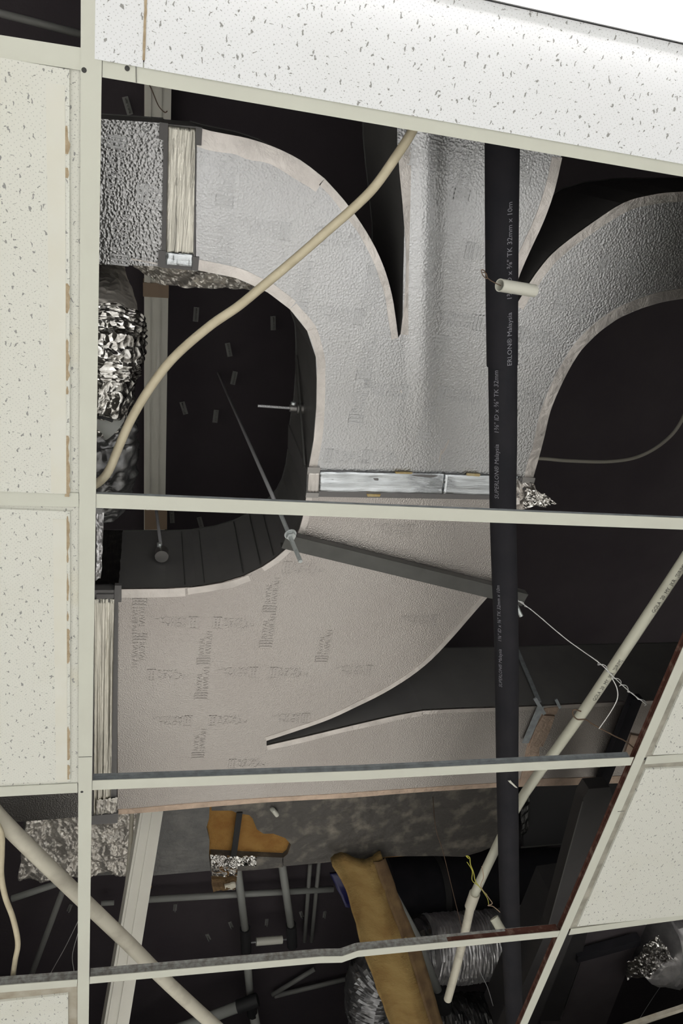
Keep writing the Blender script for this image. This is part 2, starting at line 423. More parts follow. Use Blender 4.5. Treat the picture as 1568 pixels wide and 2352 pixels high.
# right bay
ceiling_tile(1.2 + g, 2.4 - g, -0.6 + g, -g, 'tile_rim_grey', (0.025, 0.02, 0.02, 0.02))
ceiling_tile(1.2 + g, 2.4 - g, g, 0.6 - g, 'tile_rim_grey', (0.025, 0.02, 0.02, 0.02))
t6 = ceiling_tile(1.2 + g, 2.4 - g, 0.6 + g, 1.2 - g, 'tile_rim_grey', (0.028, 0.02, 0.02, 0.012), 'ceiling tile with a grey stepped border at the right edge, upper one')
t7 = ceiling_tile(1.2 + g, 2.4 - g, 1.2 + g, 1.8 - g, 'tile_rim_grey', (0.026, 0.02, 0.024, 0.014), 'ceiling tile with grey brown border right of the rusty main tee')

def tee(kind, pts, web, label=None, w=0.024, zf=ZC, web_h=0.019, wextra=None):
    """inverted tee: painted flange underneath, standing web with a bulb on top"""
    pts = [Vector((p[0], p[1], zf)) for p in pts]
    fl = MB().strip([(p - n_ * w / 2) for p, n_ in zip(pts, normals(pts))], w, zf - 0.0012, zf + 0.0004, 1)
    o = fl.build(kind, 'tee_paint', ceiling)
    wb = MB()
    for a, b in zip(pts, pts[1:]):
        wb.bar(a + Vector((0, 0, web_h / 2 + 0.0004)), b + Vector((0, 0, web_h / 2 + 0.0004)), 0.0016, web_h)
        wb.bar(a + Vector((0, 0, web_h + 0.003)), b + Vector((0, 0, web_h + 0.003)), 0.006, 0.007)
    wb.build('web', web, o)
    if label: o['label'] = label
    return o
def normals(pts):
    out = []; n = len(pts)
    for i in range(n):
        t = (pts[min(i + 1, n - 1)] - pts[max(i - 1, 0)]).normalized(); out.append(Vector((-t.y, t.x, 0)))
    return out
def ext(a, b, ea=0.0, eb=0.0):
    t = (b - a).normalized(); return a - t * ea, b + t * eb
a, b = ext(P(211, 0, ZC), P(191, 2352, ZC), 0.5, 0.25)
main_left = tee('main_tee', [a, b], 'zinc', 'white main tee running down the left side', 0.0245, ZC - 0.0016)
a, b = ext(P(1467, 1740, ZC), P(1201, 2352, ZC), 1.75, 0.1)
main_right = tee('main_tee', [a, b], 'rust', 'main tee with rusty web and peeling paint on the right', 0.0245, ZC - 0.0016)
# joints, pin holes of the tees
def dot(x, y, rpx, par, z=ZC - 0.0030):
    p = P(x, y, z); rr = rpx * mpp(x, y, z)
    MB().prism([(p.x + rr * math.cos(k * math.pi / 5), p.y + rr * math.sin(k * math.pi / 5)) for k in range(10)], z, z + 0.0004).build('pin_hole', 'print_black', par)
for x, y, rr in ((193, 161, 5), (188, 1819, 3)): dot(x, y, rr, main_left)
MB().bar(P(180, 1739, ZC - 0.0031), P(211, 1738, ZC - 0.0031), 0.0012, 0.0006).build('joint_line', 'tee_gap', main_left)
MB().bar(P(1418, 1864, ZC - 0.0031), P(1434, 1863, ZC - 0.0031), 0.0016, 0.0006).build('joint_line', 'tee_gap', main_right)
ctA = tee('cross_tee', [P(235, 152, ZC), *ext(P(300, 163, ZC), P(1568, 385, ZC), 0, 0.12)], 'zinc', 'white cross tee under the bright tile strip')
dot(292, 157, 5, ctA, ZC - 0.0018)
MB().bar(P(312, 140, ZC - 0.0018), P(313, 190, ZC - 0.0018), 0.0012, 0.0006).build('joint_line', 'tee_gap', ctA)
a, b = P(221, 1150, ZC), P(1568, 1203, ZC)
ctB = tee('cross_tee', ext(a, b, 0, 0.18), 'zinc', 'white cross tee crossing in front of the duct joint')
ctC = tee('cross_tee', [P(212, 1803, ZC), P(830, 1780, ZC), P(1451, 1748, ZC)], 'zinc', 'cross tee with its grey web showing, below the duct slot')
ctD = tee('cross_tee', [P(206, 2251, ZC), P(735, 2204, ZC), P(785, 2203, ZC), P(822, 2190, ZC), P(1286, 2144, ZC)], 'zinc_worn', 'lowest cross tee, dented in the middle, web rusty to the right')
rb = MB(); a, b = P(1030, 2170.5, ZC), P(1284, 2144, ZC); a.z = b.z = ZC + 0.0125
rb.bar(a, b, 0.0075, 0.024).build('rusty_web', 'rust', ctD)
cl = tee('cross_tee', ext(P(0, 107, ZC), P(188, 136, ZC), 1.08, 0), 'zinc')
cl = tee('cross_tee', ext(P(0, 1144, ZC), P(181, 1148, ZC), 1.05, 0), 'zinc')
cl = tee('cross_tee', ext(P(0, 1818, ZC), P(178, 1809, ZC), 1.0, 0), 'zinc')
cl = tee('cross_tee', ext(P(0, 2271, ZC), P(177, 2257, ZC), 1.0, 0), 'zinc_worn')
cl = tee('cross_tee', ext(P(1482, 1746, ZC), P(1568, 1740, ZC), 0, 0.8), 'zinc')
cl = tee('cross_tee', ext(P(1308, 2140, ZC), P(1568, 2105, ZC), 0, 0.7), 'rust')
tee('cross_tee', [(1.21, 0, 0), (2.4, 0, 0)], 'zinc'); tee('cross_tee', [(1.21, 0.6, 0), (2.4, 0.6, 0)], 'zinc')
tee('cross_tee', [(-1.2, 2.4, 0), (2.4, 2.4, 0)], 'zinc')

# the lit lamp
lamp = thing('ceiling_light', 'glaring lit ceiling light panel in the top right corner', 'light', (0.63, -0.3, ZC - 0.012))
MB().box(0.05, 1.19, -0.449, -0.150, ZC - 0.010, ZC + 0.05).build('housing', 'lamp_frame', lamp)
MB().box(0.056, 1.184, -0.443, -0.156, ZC - 0.013, ZC - 0.0102).build('diffuser', 'lamp', lamp)

# ------------------------------------------------------------------ the big foil-faced duct
duct = thing('air_duct', 'large silver foil faced air duct with branching elbows and curved sweep', 'duct', P(900, 1110, ZD))
outer_left = [(450, 291), (480, 300), (520, 308), (570, 318), (630, 338), (690, 368), (745, 410), (790, 460), (830, 515), (862, 570), (885, 625), (900, 680), (908, 730), (914, 776)]
notch_right = [(919, 768), (926, 715), (931, 640), (931, 560), (924, 470), (917, 400), (912, 330), (911, 150)]
stack_right = [(1325, 180), (1288, 362), (1270, 440), (1245, 510), (1215, 575), (1192, 628), (1180, 665)]
outer_right = [(1184, 702), (1213, 653), (1238, 617), (1267, 583), (1309, 548), (1363, 509), (1428, 467), (1488, 449), (1568, 440), (1760, 438)]
inner_right = [(1760, 690), (1568, 686), (1520, 694), (1470, 709), (1420, 731), (1375, 763), (1335, 803), (1308, 845), (1283, 895), (1263, 945), (1250, 1000), (1237, 1050), (1224, 1096)]
inner_left = [(707, 1082), (720, 1010), (726, 935), (727, 870), (725, 820), (705, 760), (665, 710), (615, 672), (590, 660), (540, 638), (450, 620)]
sweep_inner = [(703, 1140), (697, 1180), (687, 1215), (672, 1243), (655, 1262), (630, 1283), (600, 1303), (560, 1323), (510, 1338), (450, 1348), (380, 1352), (270, 1353)]
sweep_bottom = [(270, 1870), (330, 1866), (600, 1843), (800, 1832), (950, 1820), (1140, 1808), (1250, 1805), (1360, 1801), (1700, 1785)]
arm_top = [(1700, 1600), (1500, 1609), (1400, 1613), (1250, 1621), (1140, 1625), (1050, 1628), (970, 1632), (900, 1645), (800, 1668), (700, 1692), (612, 1712)]
slot_top = [(612, 1701), (700, 1672), (760, 1650), (820, 1622), (880, 1592), (940, 1555), (990, 1515), (1040, 1462), (1085, 1410), (1120, 1370), (1150, 1320), (1172, 1260), (1185, 1200), (1190, 1140)]

def section(name, outline, facing, label=None):
    """foil underside board with black insulated sides and top"""
    pts = PX(outline, ZD)
    s = MB().prism(pts, ZD, ZD + 0.005).build(name, facing, duct)
    MB().prism(pts, ZD + 0.005, ZD + DH).build('insulated_side', 'black_side', s)
    # thin bright line of the wrapped upper edge
    e = MB(); up = [Vector((p.x, p.y, ZD + DH + 0.001)) for p in pts] 
    for p, q in zip(up, up[1:]): e.bar(p, q, 0.004, 0.003)
    e.build('upper_edge', 'seam', s)
    if label: s['label'] = label
    return s
branch = section('branch_section', outer_left + notch_right + stack_right + outer_right + inner_right + inner_left, 'foil', 'branching upper duct piece with two elbows and a straight stack')
sweep = section('sweep_section', sweep_inner + sweep_bottom + arm_top + slot_top, 'foil_warm', 'lower curved duct piece with a long pointed slot')
stub = section('end_section', [(-260, 240), (378, 283), (374, 612), (-260, 592)], 'foil_stub', 'short duct end with coarse bright embossing')
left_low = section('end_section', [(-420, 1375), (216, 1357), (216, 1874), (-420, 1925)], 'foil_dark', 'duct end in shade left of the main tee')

def edge_tape(seq, wpx, par, m='tape', side=1, dz=0.0012, jag=0.15):
    path = smooth_path(PX(seq, ZD), 3)
    wd = [wpx * mpp(seq[0][0], seq[0][1], ZD) * (1 + jag * noise.noise(Vector((i * 0.37, wpx, 0)))) for i in range(len(path))]
    MB().strip(path, wd, ZD - dz, ZD + 0.0005, side).build('edge_tape', m, par)
edge_tape(outer_left[:7], 36, branch, 'tape', 1)
edge_tape(outer_left[6:], 17, branch, 'tape', 1)
edge_tape(notch_right[:-1], 26, branch, 'tape', 1)
edge_tape([(x + 2, y) for x, y in stack_right[1:]], 22, branch, 'tape', 1)
edge_tape(outer_right, 20, branch, 'tape', 1)
edge_tape(inner_right[1:], 22, branch, 'tape', 1)
edge_tape(inner_left[:7], 19, branch, 'tape', 1)
edge_tape(inner_left[6:], 22, branch, 'tape', 1, 0.0014)
edge_tape(sweep_inner[:7], 14, sweep, 'tape', -1)
edge_tape([(570, 1320), (540, 1331), (510, 1338), (475, 1344), (430, 1350)], 17, sweep, 'tape', -1, 0.0016)
edge_tape([(425, 1350), (380, 1352), (272, 1353)], 22, sweep, 'tape', -1, 0.0012)
edge_tape(slot_top[::-1][4:], 12, sweep, 'tape', 1)
edge_tape(arm_top[6:], 14, sweep, 'tape', -1)
edge_tape(arm_top[1:7], 9, sweep, 'tape', -1)
edge_tape(sweep_bottom[:6], 14, sweep, 'tape_tan', -1)
edge_tape(sweep_bottom[5:], 22, sweep, 'tape_tan', -1)
edge_tape([(300, 596), (374, 610)], 3, stub, 'tape', -1)

def plate(outline, z0, z1, name, m, par):
    return MB().prism(PX(outline, ZD), z0, z1).build(name, m, par)
def ribbed_tape(quad, par, m, nx, ny, amp, seed, name='foil_tape', z=ZD - 0.0075, freq=(60, 8)):
    a, b, c, d_ = [P(x, y, z) for x, y in quad]
    rows = quad_rows(a, b, c, d_, ny, nx); mb = MB(); vs = []
    for lay in (0, 1):
        for i, row in enumerate(rows):
            for j, p in enumerate(row):
                u, v = j / nx, i / ny
                k = noise.noise(Vector((u * freq[0] * 0.15, v * freq[1] * 0.15, seed))) * amp + 0.5 * amp * noise.noise(Vector((u * freq[0] * 0.5, v * freq[1] * 0.2, seed + 4)))
                vs.append(p + Vector((0, 0, k + lay * 0.0008)))
    m_ = nx + 1; N = len(rows) * m_; fs = []
    for i in range(ny):
        for j in range(nx):
            q = i * m_ + j; fs.append([q, q + 1, q + m_ + 1, q + m_]); fs.append([q + N, q + N + m_, q + N + m_ + 1, q + N + 1])
    rim = list(range(m_)) + [i * m_ + nx for i in range(1, ny + 1)] + [ny * m_ + j for j in range(nx - 1, -1, -1)] + [i * m_ for i in range(ny - 1, 0, -1)]
    for q, w in zip(rim, rim[1:] + rim[:1]): fs.append([q, w, w + N, q + N])
    return mb.add(vs, fs).build(name, m, par, True)
# the stack's board bulges along its length
BX, BW, BA, BY0, BY1 = 980, 104, 0.0075, 180, 1076
def to_px(p):
    q = ROT @ (Vector(p) - CAM); return q.x / q.z * FOC + 784, q.y / q.z * FOC + 1176
def bulge_h(x, y):
    u = (x - BX - 4 * math.sin(y / 170)) / BW + 0.5
    if not 0 < u < 1 or y > BY1: return 0.0
    f = min(1, (BY1 - y) / 420); f = f * f * (3 - 2 * f)
    return BA * f * 0.5 * (1 - math.cos(2 * math.pi * u))
vs = []; fs = []
for i in range(61):
    y = BY0 + (BY1 - BY0) * i / 60
    for j in range(25):
        x = BX + 4 * math.sin(y / 170) + BW * (j / 24 - 0.5)
        vs.append(P(x, y, ZD) + Vector((0, 0, -0.0002 - bulge_h(x, y))))
fs = [[i * 25 + j, i * 25 + j + 1, (i + 1) * 25 + j + 1, (i + 1) * 25 + j] for i in range(60) for j in range(24)]
MB().add(vs, fs).build('bulged_board', 'foil', branch, True)
# flange of the upper left joint
j1 = plate([(376, 284), (452, 291), (448, 620), (370, 613)], ZD - 0.006, ZD + DH + 0.004, 'flange_joint', 'profile', duct)
for q in ([(366, 280), (386, 283), (385, 323), (365, 319)], [(449, 290), (464, 293), (462, 334), (447, 332)], [(364, 574), (381, 575), (379, 614), (362, 611)], [(442, 588), (457, 589), (454, 621), (440, 619)]):
    plate(q, ZD - 0.008, ZD + 0.002, 'corner_plate', 'profile', j1)
ribbed_tape([(386, 288), (449, 295), (444, 585), (381, 582)], j1, 'tape_long', 20, 34, 0.0028, 1, freq=(45, 6))
ribbed_tape([(381, 579), (444, 584), (441, 612), (380, 608)], j1, 'tape_cross', 14, 6, 0.003, 3, z=ZD - 0.009)
# flange at the neck between the two fittings
j2 = plate([(704, 1080), (1222, 1096), (1195, 1146), (702, 1138)], ZD - 0.006, ZD + DH + 0.004, 'flange_joint', 'profile', duct)
for q in ([(705, 1070), (734, 1071), (733, 1087), (704, 1086)], [(702, 1128), (731, 1129), (729, 1140), (700, 1139)], [(1197, 1094), (1226, 1095), (1222, 1110), (1194, 1109)]):
    plate(q, ZD - 0.008, ZD + 0.002, 'corner_plate', 'clamp', j2)
ribbed_tape([(734, 1083), (1024, 1089), (1018, 1135), (733, 1128)], j2, 'tape_cross', 40, 10, 0.003, 6, freq=(20, 40))
ribbed_tape([(1022, 1090), (1195, 1094), (1190, 1139), (1018, 1134)], j2, 'tape_cross', 24, 10, 0.0018, 8, z=ZD - 0.008, freq=(16, 30))
ribbed_tape([(708, 1087), (735, 1087), (733, 1130), (706, 1130)], j2, 'tape', 8, 10, 0.002, 9, z=ZD - 0.0085)
for q in ([(1070, 1084), (1100, 1086), (1098, 1091), (1068, 1089)], [(840, 1131), (872, 1132), (870, 1137), (842, 1137)], [(905, 1081), (945, 1082), (943, 1085), (906, 1084)]):
    plate(q, ZD - 0.0085, ZD - 0.004, 'glue_bead', 'glue', j2)
# flange at the lower left end
j3 = plate([(214, 1352), (272, 1352), (268, 1876), (212, 1880)], ZD - 0.006, ZD + DH + 0.004, 'flange_joint', 'profile', duct)
for q in ([(264, 1340), (279, 1340), (279, 1378), (262, 1378)], [(222, 1360), (262, 1360), (262, 1378), (222, 1379)], [(210, 1868), (272, 1862), (270, 1884), (210, 1888)]):
    plate(q, ZD - 0.009, ZD + 0.002, 'corner_plate', 'profile', j3)
ribbed_tape([(216, 1376), (263, 1376), (254, 1868), (214, 1872)], j3, 'tape_long', 20, 50, 0.006, 12, z=ZD - 0.010)
ribbed_tape([(222, 1838), (270, 1832), (266, 1866), (220, 1872)], j3, 'crinkle_dull', 14, 10, 0.006, 15, z=ZD - 0.013, name='torn_tape')
# crumpled tape ends at the right of the neck
ct = crinkle_sheet(quad_rows(P(1186, 1098, ZD - 0.012), P(1226, 1112, ZD - 0.012), P(1240, 1150, ZD - 0.014), P(1184, 1182, ZD - 0.012), 12, 12), 0.012, 60, 0.001, 1).build('crumpled_tape', 'tape', j2)
ct = crinkle_sheet(quad_rows(P(1212, 1122, ZD - 0.03), P(1246, 1132, ZD - 0.03), P(1283, 1160, ZD - 0.03), P(1200, 1168, ZD - 0.02), 14, 14), 0.012, 70, 0.001, 2).build('crumpled_tape', 'crinkle', j2)
# tape at the right-hand joint of the arm
for q in ([(1246, 1626), (1283, 1622), (1276, 1640), (1247, 1640)], [(1245, 1640), (1272, 1642), (1262, 1672), (1244, 1712), (1212, 1712), (1228, 1668)], [(1212, 1704), (1238, 1706), (1236, 1760), (1216, 1798), (1192, 1800), (1204, 1740)], [(1447, 1685), (1475, 1690), (1462, 1730), (1432, 1730)]):
    plate(q, ZD - 0.0024 - 0.0006 * (q[0][0] % 7), ZD + 0.001, 'joint_tape', 'tape_tan', sweep)
# seams and tape on the black inner side of the sweep
def wall_line(x, y, par, w=0.0025, m='seam'):
    p = P(x, y, ZD); e = Vector((CAM.x - p.x, CAM.y - p.y, 0)).normalized() * 0.0015
    MB().bar(p + e + Vector((0, 0, 0.012)), p + e + Vector((0, 0, DH - 0.01)), w, 0.002).build('wall_seam', m, par)
for x, y in ((425, 1350), (470, 1346), (560, 1323), (600, 1303), (630, 1283)): wall_line(x, y, sweep)
y0 = P(300, 1353, ZD).y
wt = quad_rows(Vector((P(218, 1355, ZD).x, y0 - 0.006, ZD + 0.01)), Vector((P(272, 1355, ZD).x, y0 - 0.006, ZD + 0.01)), Vector((P(272, 1355, ZD).x, y0 - 0.006, ZD + 0.26)), Vector((P(218, 1355, ZD).x, y0 - 0.006, ZD + 0.26)), 20, 8)
crinkle_sheet(wt, 0.004, 60, 0.001, 5).build('side_tape', 'tape_dark', sweep)
wb = MB(); p = P(727, 900, ZD); q = P(706, 1080, ZD)
wb.bar(Vector((p.x - 0.004, p.y, ZD + 0.25)), Vector((q.x - 0.004, q.y, ZD + 0.02)), 0.004, 0.012).build('side_strip', 'strip_steel', branch)

# marks pressed into the foil
def text_mesh(txt, size, res=2):
    cu = bpy.data.curves.new('t', 'FONT'); cu.body = txt; cu.size = size; cu.resolution_u = res
    o = bpy.data.objects.new('t', cu); COL.objects.link(o)
    bpy.context.view_layer.update()
    me = bpy.data.meshes.new_from_object(o.evaluated_get(bpy.context.evaluated_depsgraph_get()))
    vs = [v.co.copy() for v in me.vertices]; fs = [list(p.vertices) for p in me.polygons]
    bpy.data.objects.remove(o); bpy.data.curves.remove(cu); bpy.data.meshes.remove(me)
    return vs, fs
def mark_mesh():
    mb = MB()
    v1, f1 = text_mesh('ROYAL', 0.027); v2, f2 = text_mesh('HAVILAH', 0.027)
    mb.add([(v.x + 0.001, v.y + 0.001, 0) for v in v1], f1); mb.add([(v.x + 0.001, v.y - 0.022, 0) for v in v2], f2)
    def rect(x0, x1, y0, y1): mb.add([(x0, y0, 0), (x1, y0, 0), (x1, y1, 0), (x0, y1, 0)], [[0, 1, 2, 3]])
    for x in (-0.034, -0.022, -0.010): rect(x, x + 0.0055, -0.024, 0.024)
    for y0_, y1_ in ((0.022, 0.024), (-0.024, -0.022)): rect(-0.034, -0.0045, y0_, y1_)
    for x in (-0.027, -0.015): 
        for y_ in (-0.016, -0.004, 0.008): rect(x + 0.0005, x + 0.0035, y_, y_ + 0.006)
    me = bpy.data.meshes.new('logo_mark')
    me.from_pydata([(v.x, -v.y, 0) for v in mb.v], [], [f[::-1] for f in mb.f]); me.update()
    return me
mk = mark_mesh(); mk.materials.append(M['mark'])
mk2 = mk.copy(); mk2.materials[0] = M['mark_warm']
def mark(x, y, ang, par, me):
    o = bpy.data.objects.new('logo_mark', me); COL.objects.link(o); o.parent = par
    p = P(x, y, ZD - 0.0008); base = par.location + duct.location
    o.location = p - base; o.rotation_euler = (0, 0, math.radians(ang)); o.scale = (0.68, 0.68, 1)
    if abs(x - BX) < 110 and y < BY1:              # pressed into the bulged board: follow its curve
        me = me.copy(); o.data = me; rz = Matrix.Rotation(math.radians(ang), 3, 'Z')
        for v in me.vertices:
            w = p + rz @ Vector((v.co.x * 0.68, v.co.y * 0.68, 0)); v.co.z -= bulge_h(*to_px(w))
for q in ([(1031, 1010), (1022, 1030), (1014, 1043)], [(1014, 1032), (1008, 1062)], [(920, 896), (922, 902)]):
    cr = MB()
    for a_, b_ in zip(q, q[1:]): cr.bar(P(*a_, ZD - 0.001), P(*b_, ZD - 0.001), 0.003, 0.0016)
    cr.build('crease', 'tape', branch)
for x, y, a in ((268, 345, 90), (275, 580, -90), (345, 445, 0)): mark(x, y, a, stub, mk)
for x, y, a in ((517, 445, -90), (511, 590, -90), (640, 530, 180), (755, 545, 0), (690, 690, -90), (810, 728, 180), (838, 850, -90), (860, 640, 90),
                (820, 950, -90), (768, 1048, 0), (856, 1050, 0), (915, 900, 180), (1028, 906, 0), (975, 990, -90), (1064, 430, -90), (1000, 560, 90), (1094, 578, 0), (960, 360, 0),
                (1012, 795, 90), (1245, 915, 180), (1210, 770, 0), (1400, 605, 0), (1336, 705, -90), (1206, 395, -90), (1085, 740, 180), (1290, 690, -90)): mark(x, y, a, branch, mk)
for x, y, a in ((320, 1395, 90), (430, 1430, 180), (512, 1431, 0), (620, 1390, -90), (320, 1475, 90), (468, 1510, -90), (612, 1470, -90), (740, 1505, -90), (985, 1425, 180), (672, 1304, 0),
                (930, 1218, 180), (570, 1545, 180), (640, 1545, 0), (835, 1540, 180), (462, 1590, -90), (420, 1656, 180), (500, 1655, 0), (690, 1650, 180), (455, 1727, -90), (545, 1754, 0), (360, 1550, 0)): mark(x, y, a, sweep, mk2)

# ------------------------------------------------------------------ pipes and conduits
def label_on_path(txt, path, p0, rev, rad, size, around, m, par, name='printed_text', z=0.0006):
    """lettering wrapped on a tube that follows path, starting beside p0; around = angle from the side facing the floor"""
    vs, fs = text_mesh(txt, size, 2)
    pts = [Vector(p) for p in path]
    dense = []
    for a, b in zip(pts, pts[1:]): dense += [a.lerp(b, k / 6) for k in range(6)]
    dense.append(pts[-1])
    if rev: dense = dense[::-1]
    i0 = min(range(len(dense)), key=lambda i: (dense[i] - p0).length)
    dense = dense[i0:]; L = [0]
    for a, b in zip(dense, dense[1:]): L.append(L[-1] + (b - a).length)
    out = []
    for v in vs:
        s_ = min(max(v.x, 0), L[-1] - 1e-5); i = max(k for k in range(len(L)) if L[k] <= s_); i = min(i, len(dense) - 2)
        t = (dense[min(i + 3, len(dense) - 1)] - dense[max(i - 3, 0)]).normalized()
        c = dense[i].lerp(dense[i + 1], (s_ - L[i]) / max(L[i + 1] - L[i], 1e-7))
        dn = CAM - c; dn = (dn - t * dn.dot(t)).normalized(); sd = dn.cross(t)
        an = around + v.y / rad
        out.append(c + (dn * math.cos(an) + sd * math.sin(an)) * (rad + z))
    return tag(MB().add(out, fs).build(name, m, par), kind='stuff')
def straight(name, label, cat, pts, rad, m, group=None, seg=14, n=1):
    path = smooth_path(pts, n) if n > 1 else [Vector(p) for p in pts]
    return tag(MB().tube(path, rad, seg).build(name, m, None, 'auto'), label, cat, group)
# black insulated pipe
ia = [P(1155, 200, 2.80), P(1153, 340, 2.795), P(1152, 600, 2.785), P(1153, 838, 2.775)]
ib = [P(1154, 828, 2.775), P(1155, 1000, 2.77), P(1155, 1200, 2.765), P(1163, 1500, 2.745), P(1165, 1800, 2.73), P(1171, 2100, 2.715), P(1185, 2420, 2.70)]
pipe = thing('insulated_pipe', 'black foam insulated pipe with grey print running down in front of the duct', 'pipe', P(1155, 1000, 2.77))
path_a = smooth_path(ia, 8); path_b = smooth_path(ib, 8)
MB().tube(path_a, 0.0287, 24).build('upper_sleeve', 'black_foam', pipe, 'auto')
MB().tube(path_b, 0.0268, 24).build('lower_sleeve', 'black_foam', pipe, 'auto')
SPEC = '1\u215c" ID x \u215c" TK 32mm x 10m'
label_on_path('SUPERLON\u00ae Malaysia      ' + SPEC[:-1], path_b, P(1155, 1133, 2.767), True, 0.0268, 0.0128, 0.30, 'print_grey', pipe)
label_on_path('ERLON\u00ae Malaysia      ' + SPEC, path_a, P(1153, 832, 2.776), True, 0.0287, 0.0128, -0.62, 'print_grey', pipe)
label_on_path('SUPERLON\u00ae Malaysia      ' + SPEC, path_b, P(1162, 1560, 2.742), True, 0.0268, 0.0115, 0.40, 'print_grey', pipe)
crinkle_sheet(quad_rows(P(1166, 1794, 2.698), P(1172, 1793, 2.698), P(1189, 1811, 2.70), P(1184, 1810, 2.70), 4, 3), 0.002, 80).build('paint_smear', 'pvc_white', pipe)
# short piece of white conduit wired to it
tube_a, tube_b = P(1147, 655, 2.672), P(1226, 668, 2.70)
ws = thing('conduit_offcut', 'short open white plastic tube wired across the black pipe', 'tube', (tube_a + tube_b) / 2)
tt = (tube_b - tube_a).normalized()
mbh = MB().tube([tube_a, tube_b], 0.0104, 22, False)
mbh.tube([tube_b, tube_a], 0.0088, 22, False)
for e in (tube_a, tube_b):
    u = tt.orthogonal().normalized(); w = tt.cross(u); o = []
    for k in range(22):
        an = 2 * math.pi * k / 22; dd = u * math.cos(an) + w * math.sin(an); o += [e + dd * 0.0104, e + dd * 0.0088]
    mbh.add(o, [[2 * k, 2 * k + 1, (2 * k + 3) % 44, (2 * k + 2) % 44] for k in range(22)])
mbh.build('tube', 'pvc_white', ws, 'auto')
w_ = smooth_path([P(1150, 656, 2.672), P(1133, 648, 2.675), P(1119, 638, 2.68), P(1112, 622, 2.68), P(1105, 621, 2.68), P(1109, 633, 2.68), P(1118, 640, 2.68), P(1116, 628, 2.68), P(1108, 626, 2.679)], 6)
MB().tube(w_, 0.0008, 6).build('tie_wire', 'wire_rust', ws)

# printed conduit on the right
cp = thing('conduit', 'cream conduit with black print slanting past the right main tee', 'conduit', P(1338, 1636, 2.72))
c1 = [P(1640, 1182, 2.70), P(1568, 1291, 2.70), P(1338, 1636, 2.735), P(1205, 1822, 2.795), P(1140, 1945, 2.80), P(1085, 2062, 2.79)]
MB().tube(smooth_path(c1, 3), 0.0125, 16).build('pipe_length', 'pvc', cp, True)
MB().tube([P(1090, 2052, 2.79), P(1079, 2083, 2.79)], 0.0155, 16).build('coupling', 'pvc_dusty', cp, 'auto')
MB().tube([P(1083, 2070, 2.79), P(1069, 2135, 2.78), P(1048, 2222, 2.78), P(1028, 2295, 2.78)], 0.0125, 16).build('lower_length', 'pvc_dusty', cp, 'auto')
path_c = smooth_path(c1, 3)
for x, y, z in ((1493, 1408, 2.712), (1361, 1603, 2.732)): label_on_path('GOLA  20  MY  JKR  [SIRIM]', path_c, P(x, y, z), True, 0.0125, 0.011, -0.75, 'print_black', cp)
# dusty conduit at the bottom left
c2 = [P(-60, 1800, 2.69), P(0, 1880, 2.69), P(175, 2052, 2.69), P(300, 2172, 2.69), P(390, 2262, 2.69), P(520, 2380, 2.69), P(760, 2590, 2.69)]
straight('conduit', 'dusty white conduit slanting across the bottom left corner', 'conduit', c2, 0.0165, 'pvc_dusty', n=4, seg=18)
# pale conduit beside the fibre batt
c3 = thing('conduit', 'thin grey white conduit hanging right beside the yellow batt', 'conduit', P(950, 2140, 3.05))
MB().tube([P(868, 1990, 3.30), P(955, 2150, 3.20), P(1012, 2292, 3.09)], 9 * mpp(950, 2140, 3.2), 14).build('pipe_length', 'pvc_grey', c3, True)
MB().tube([P(1006, 2276, 3.10), P(1022, 2320, 3.07)], 14 * mpp(1010, 2290, 3.1), 14).build('rubber_boot', 'boot', c3, 'auto')
# conduits under the slab
def slab_conduit(label, seq, w, m='pvc_grey', z=3.82, boots=()):
    o = thing('slab_conduit', label, 'conduit', P(*seq[0], z))
    zs = z
    MB().tube(PX(seq, zs), w / 2 * mpp(*seq[0], zs), 10).build('pipe_length', m, o, True)
    for a_, b_ in boots: MB().tube(PX((a_, b_), zs), (w / 2 + 2.5) * mpp(*a_, zs), 10).build('rubber_boot', 'boot', o, 'auto')
    return o
slab_conduit('long grey conduit running level under the slab', [(322, 2067), (765, 2042)], 13, z=3.84)
slab_conduit('grey conduit dropping to a black socket, left of the pair', [(543, 1975), (563, 2137)], 17, z=3.76, boots=[((563, 2132), (565, 2186))])
slab_conduit('grey conduit dropping to a black socket, right of the pair', [(646, 1975), (668, 2128)], 17, z=3.76, boots=[((668, 2124), (671, 2172))])
slab_conduit('grey conduit piece in line below the left black socket', [(565, 2180), (575, 2295)], 16, z=3.76, boots=[((575, 2290), (580, 2330))])
slab_conduit('short grey conduit end at the bottom edge', [(581, 2322), (610, 2480)], 18, z=3.76)
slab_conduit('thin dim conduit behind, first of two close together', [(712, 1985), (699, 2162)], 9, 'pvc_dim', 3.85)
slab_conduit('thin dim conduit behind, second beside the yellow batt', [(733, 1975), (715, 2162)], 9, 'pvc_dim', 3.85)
slab_conduit('grey conduit slanting up from the bottom edge', [(250, 2424), (550, 2311)], 20, z=3.70, boots=[((545, 2313), (592, 2296))])
slab_conduit('faint conduit rising behind the dented tee', [(625, 2285), (722, 2226)], 9, 'pvc_dim', 3.86)
slab_conduit('faint conduit running level low at the bottom', [(630, 2288), (805, 2246)], 9, 'pvc_dim', 3.86)
slab_conduit('short grey conduit stub left of the tall trunking', [(232, 2075), (262, 2073)], 10, z=3.84)
slab_conduit('grey conduit slanting under the crinkled foil end', [(28, 2064), (150, 2023)], 13, z=3.70)
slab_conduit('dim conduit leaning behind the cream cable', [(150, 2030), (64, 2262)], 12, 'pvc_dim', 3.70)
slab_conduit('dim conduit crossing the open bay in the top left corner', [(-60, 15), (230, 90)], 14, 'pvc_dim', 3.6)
sc = thing('conduit_spacer', 'small white tube on a thin rod between two black sockets', 'tube', P(618, 2160, 3.76))
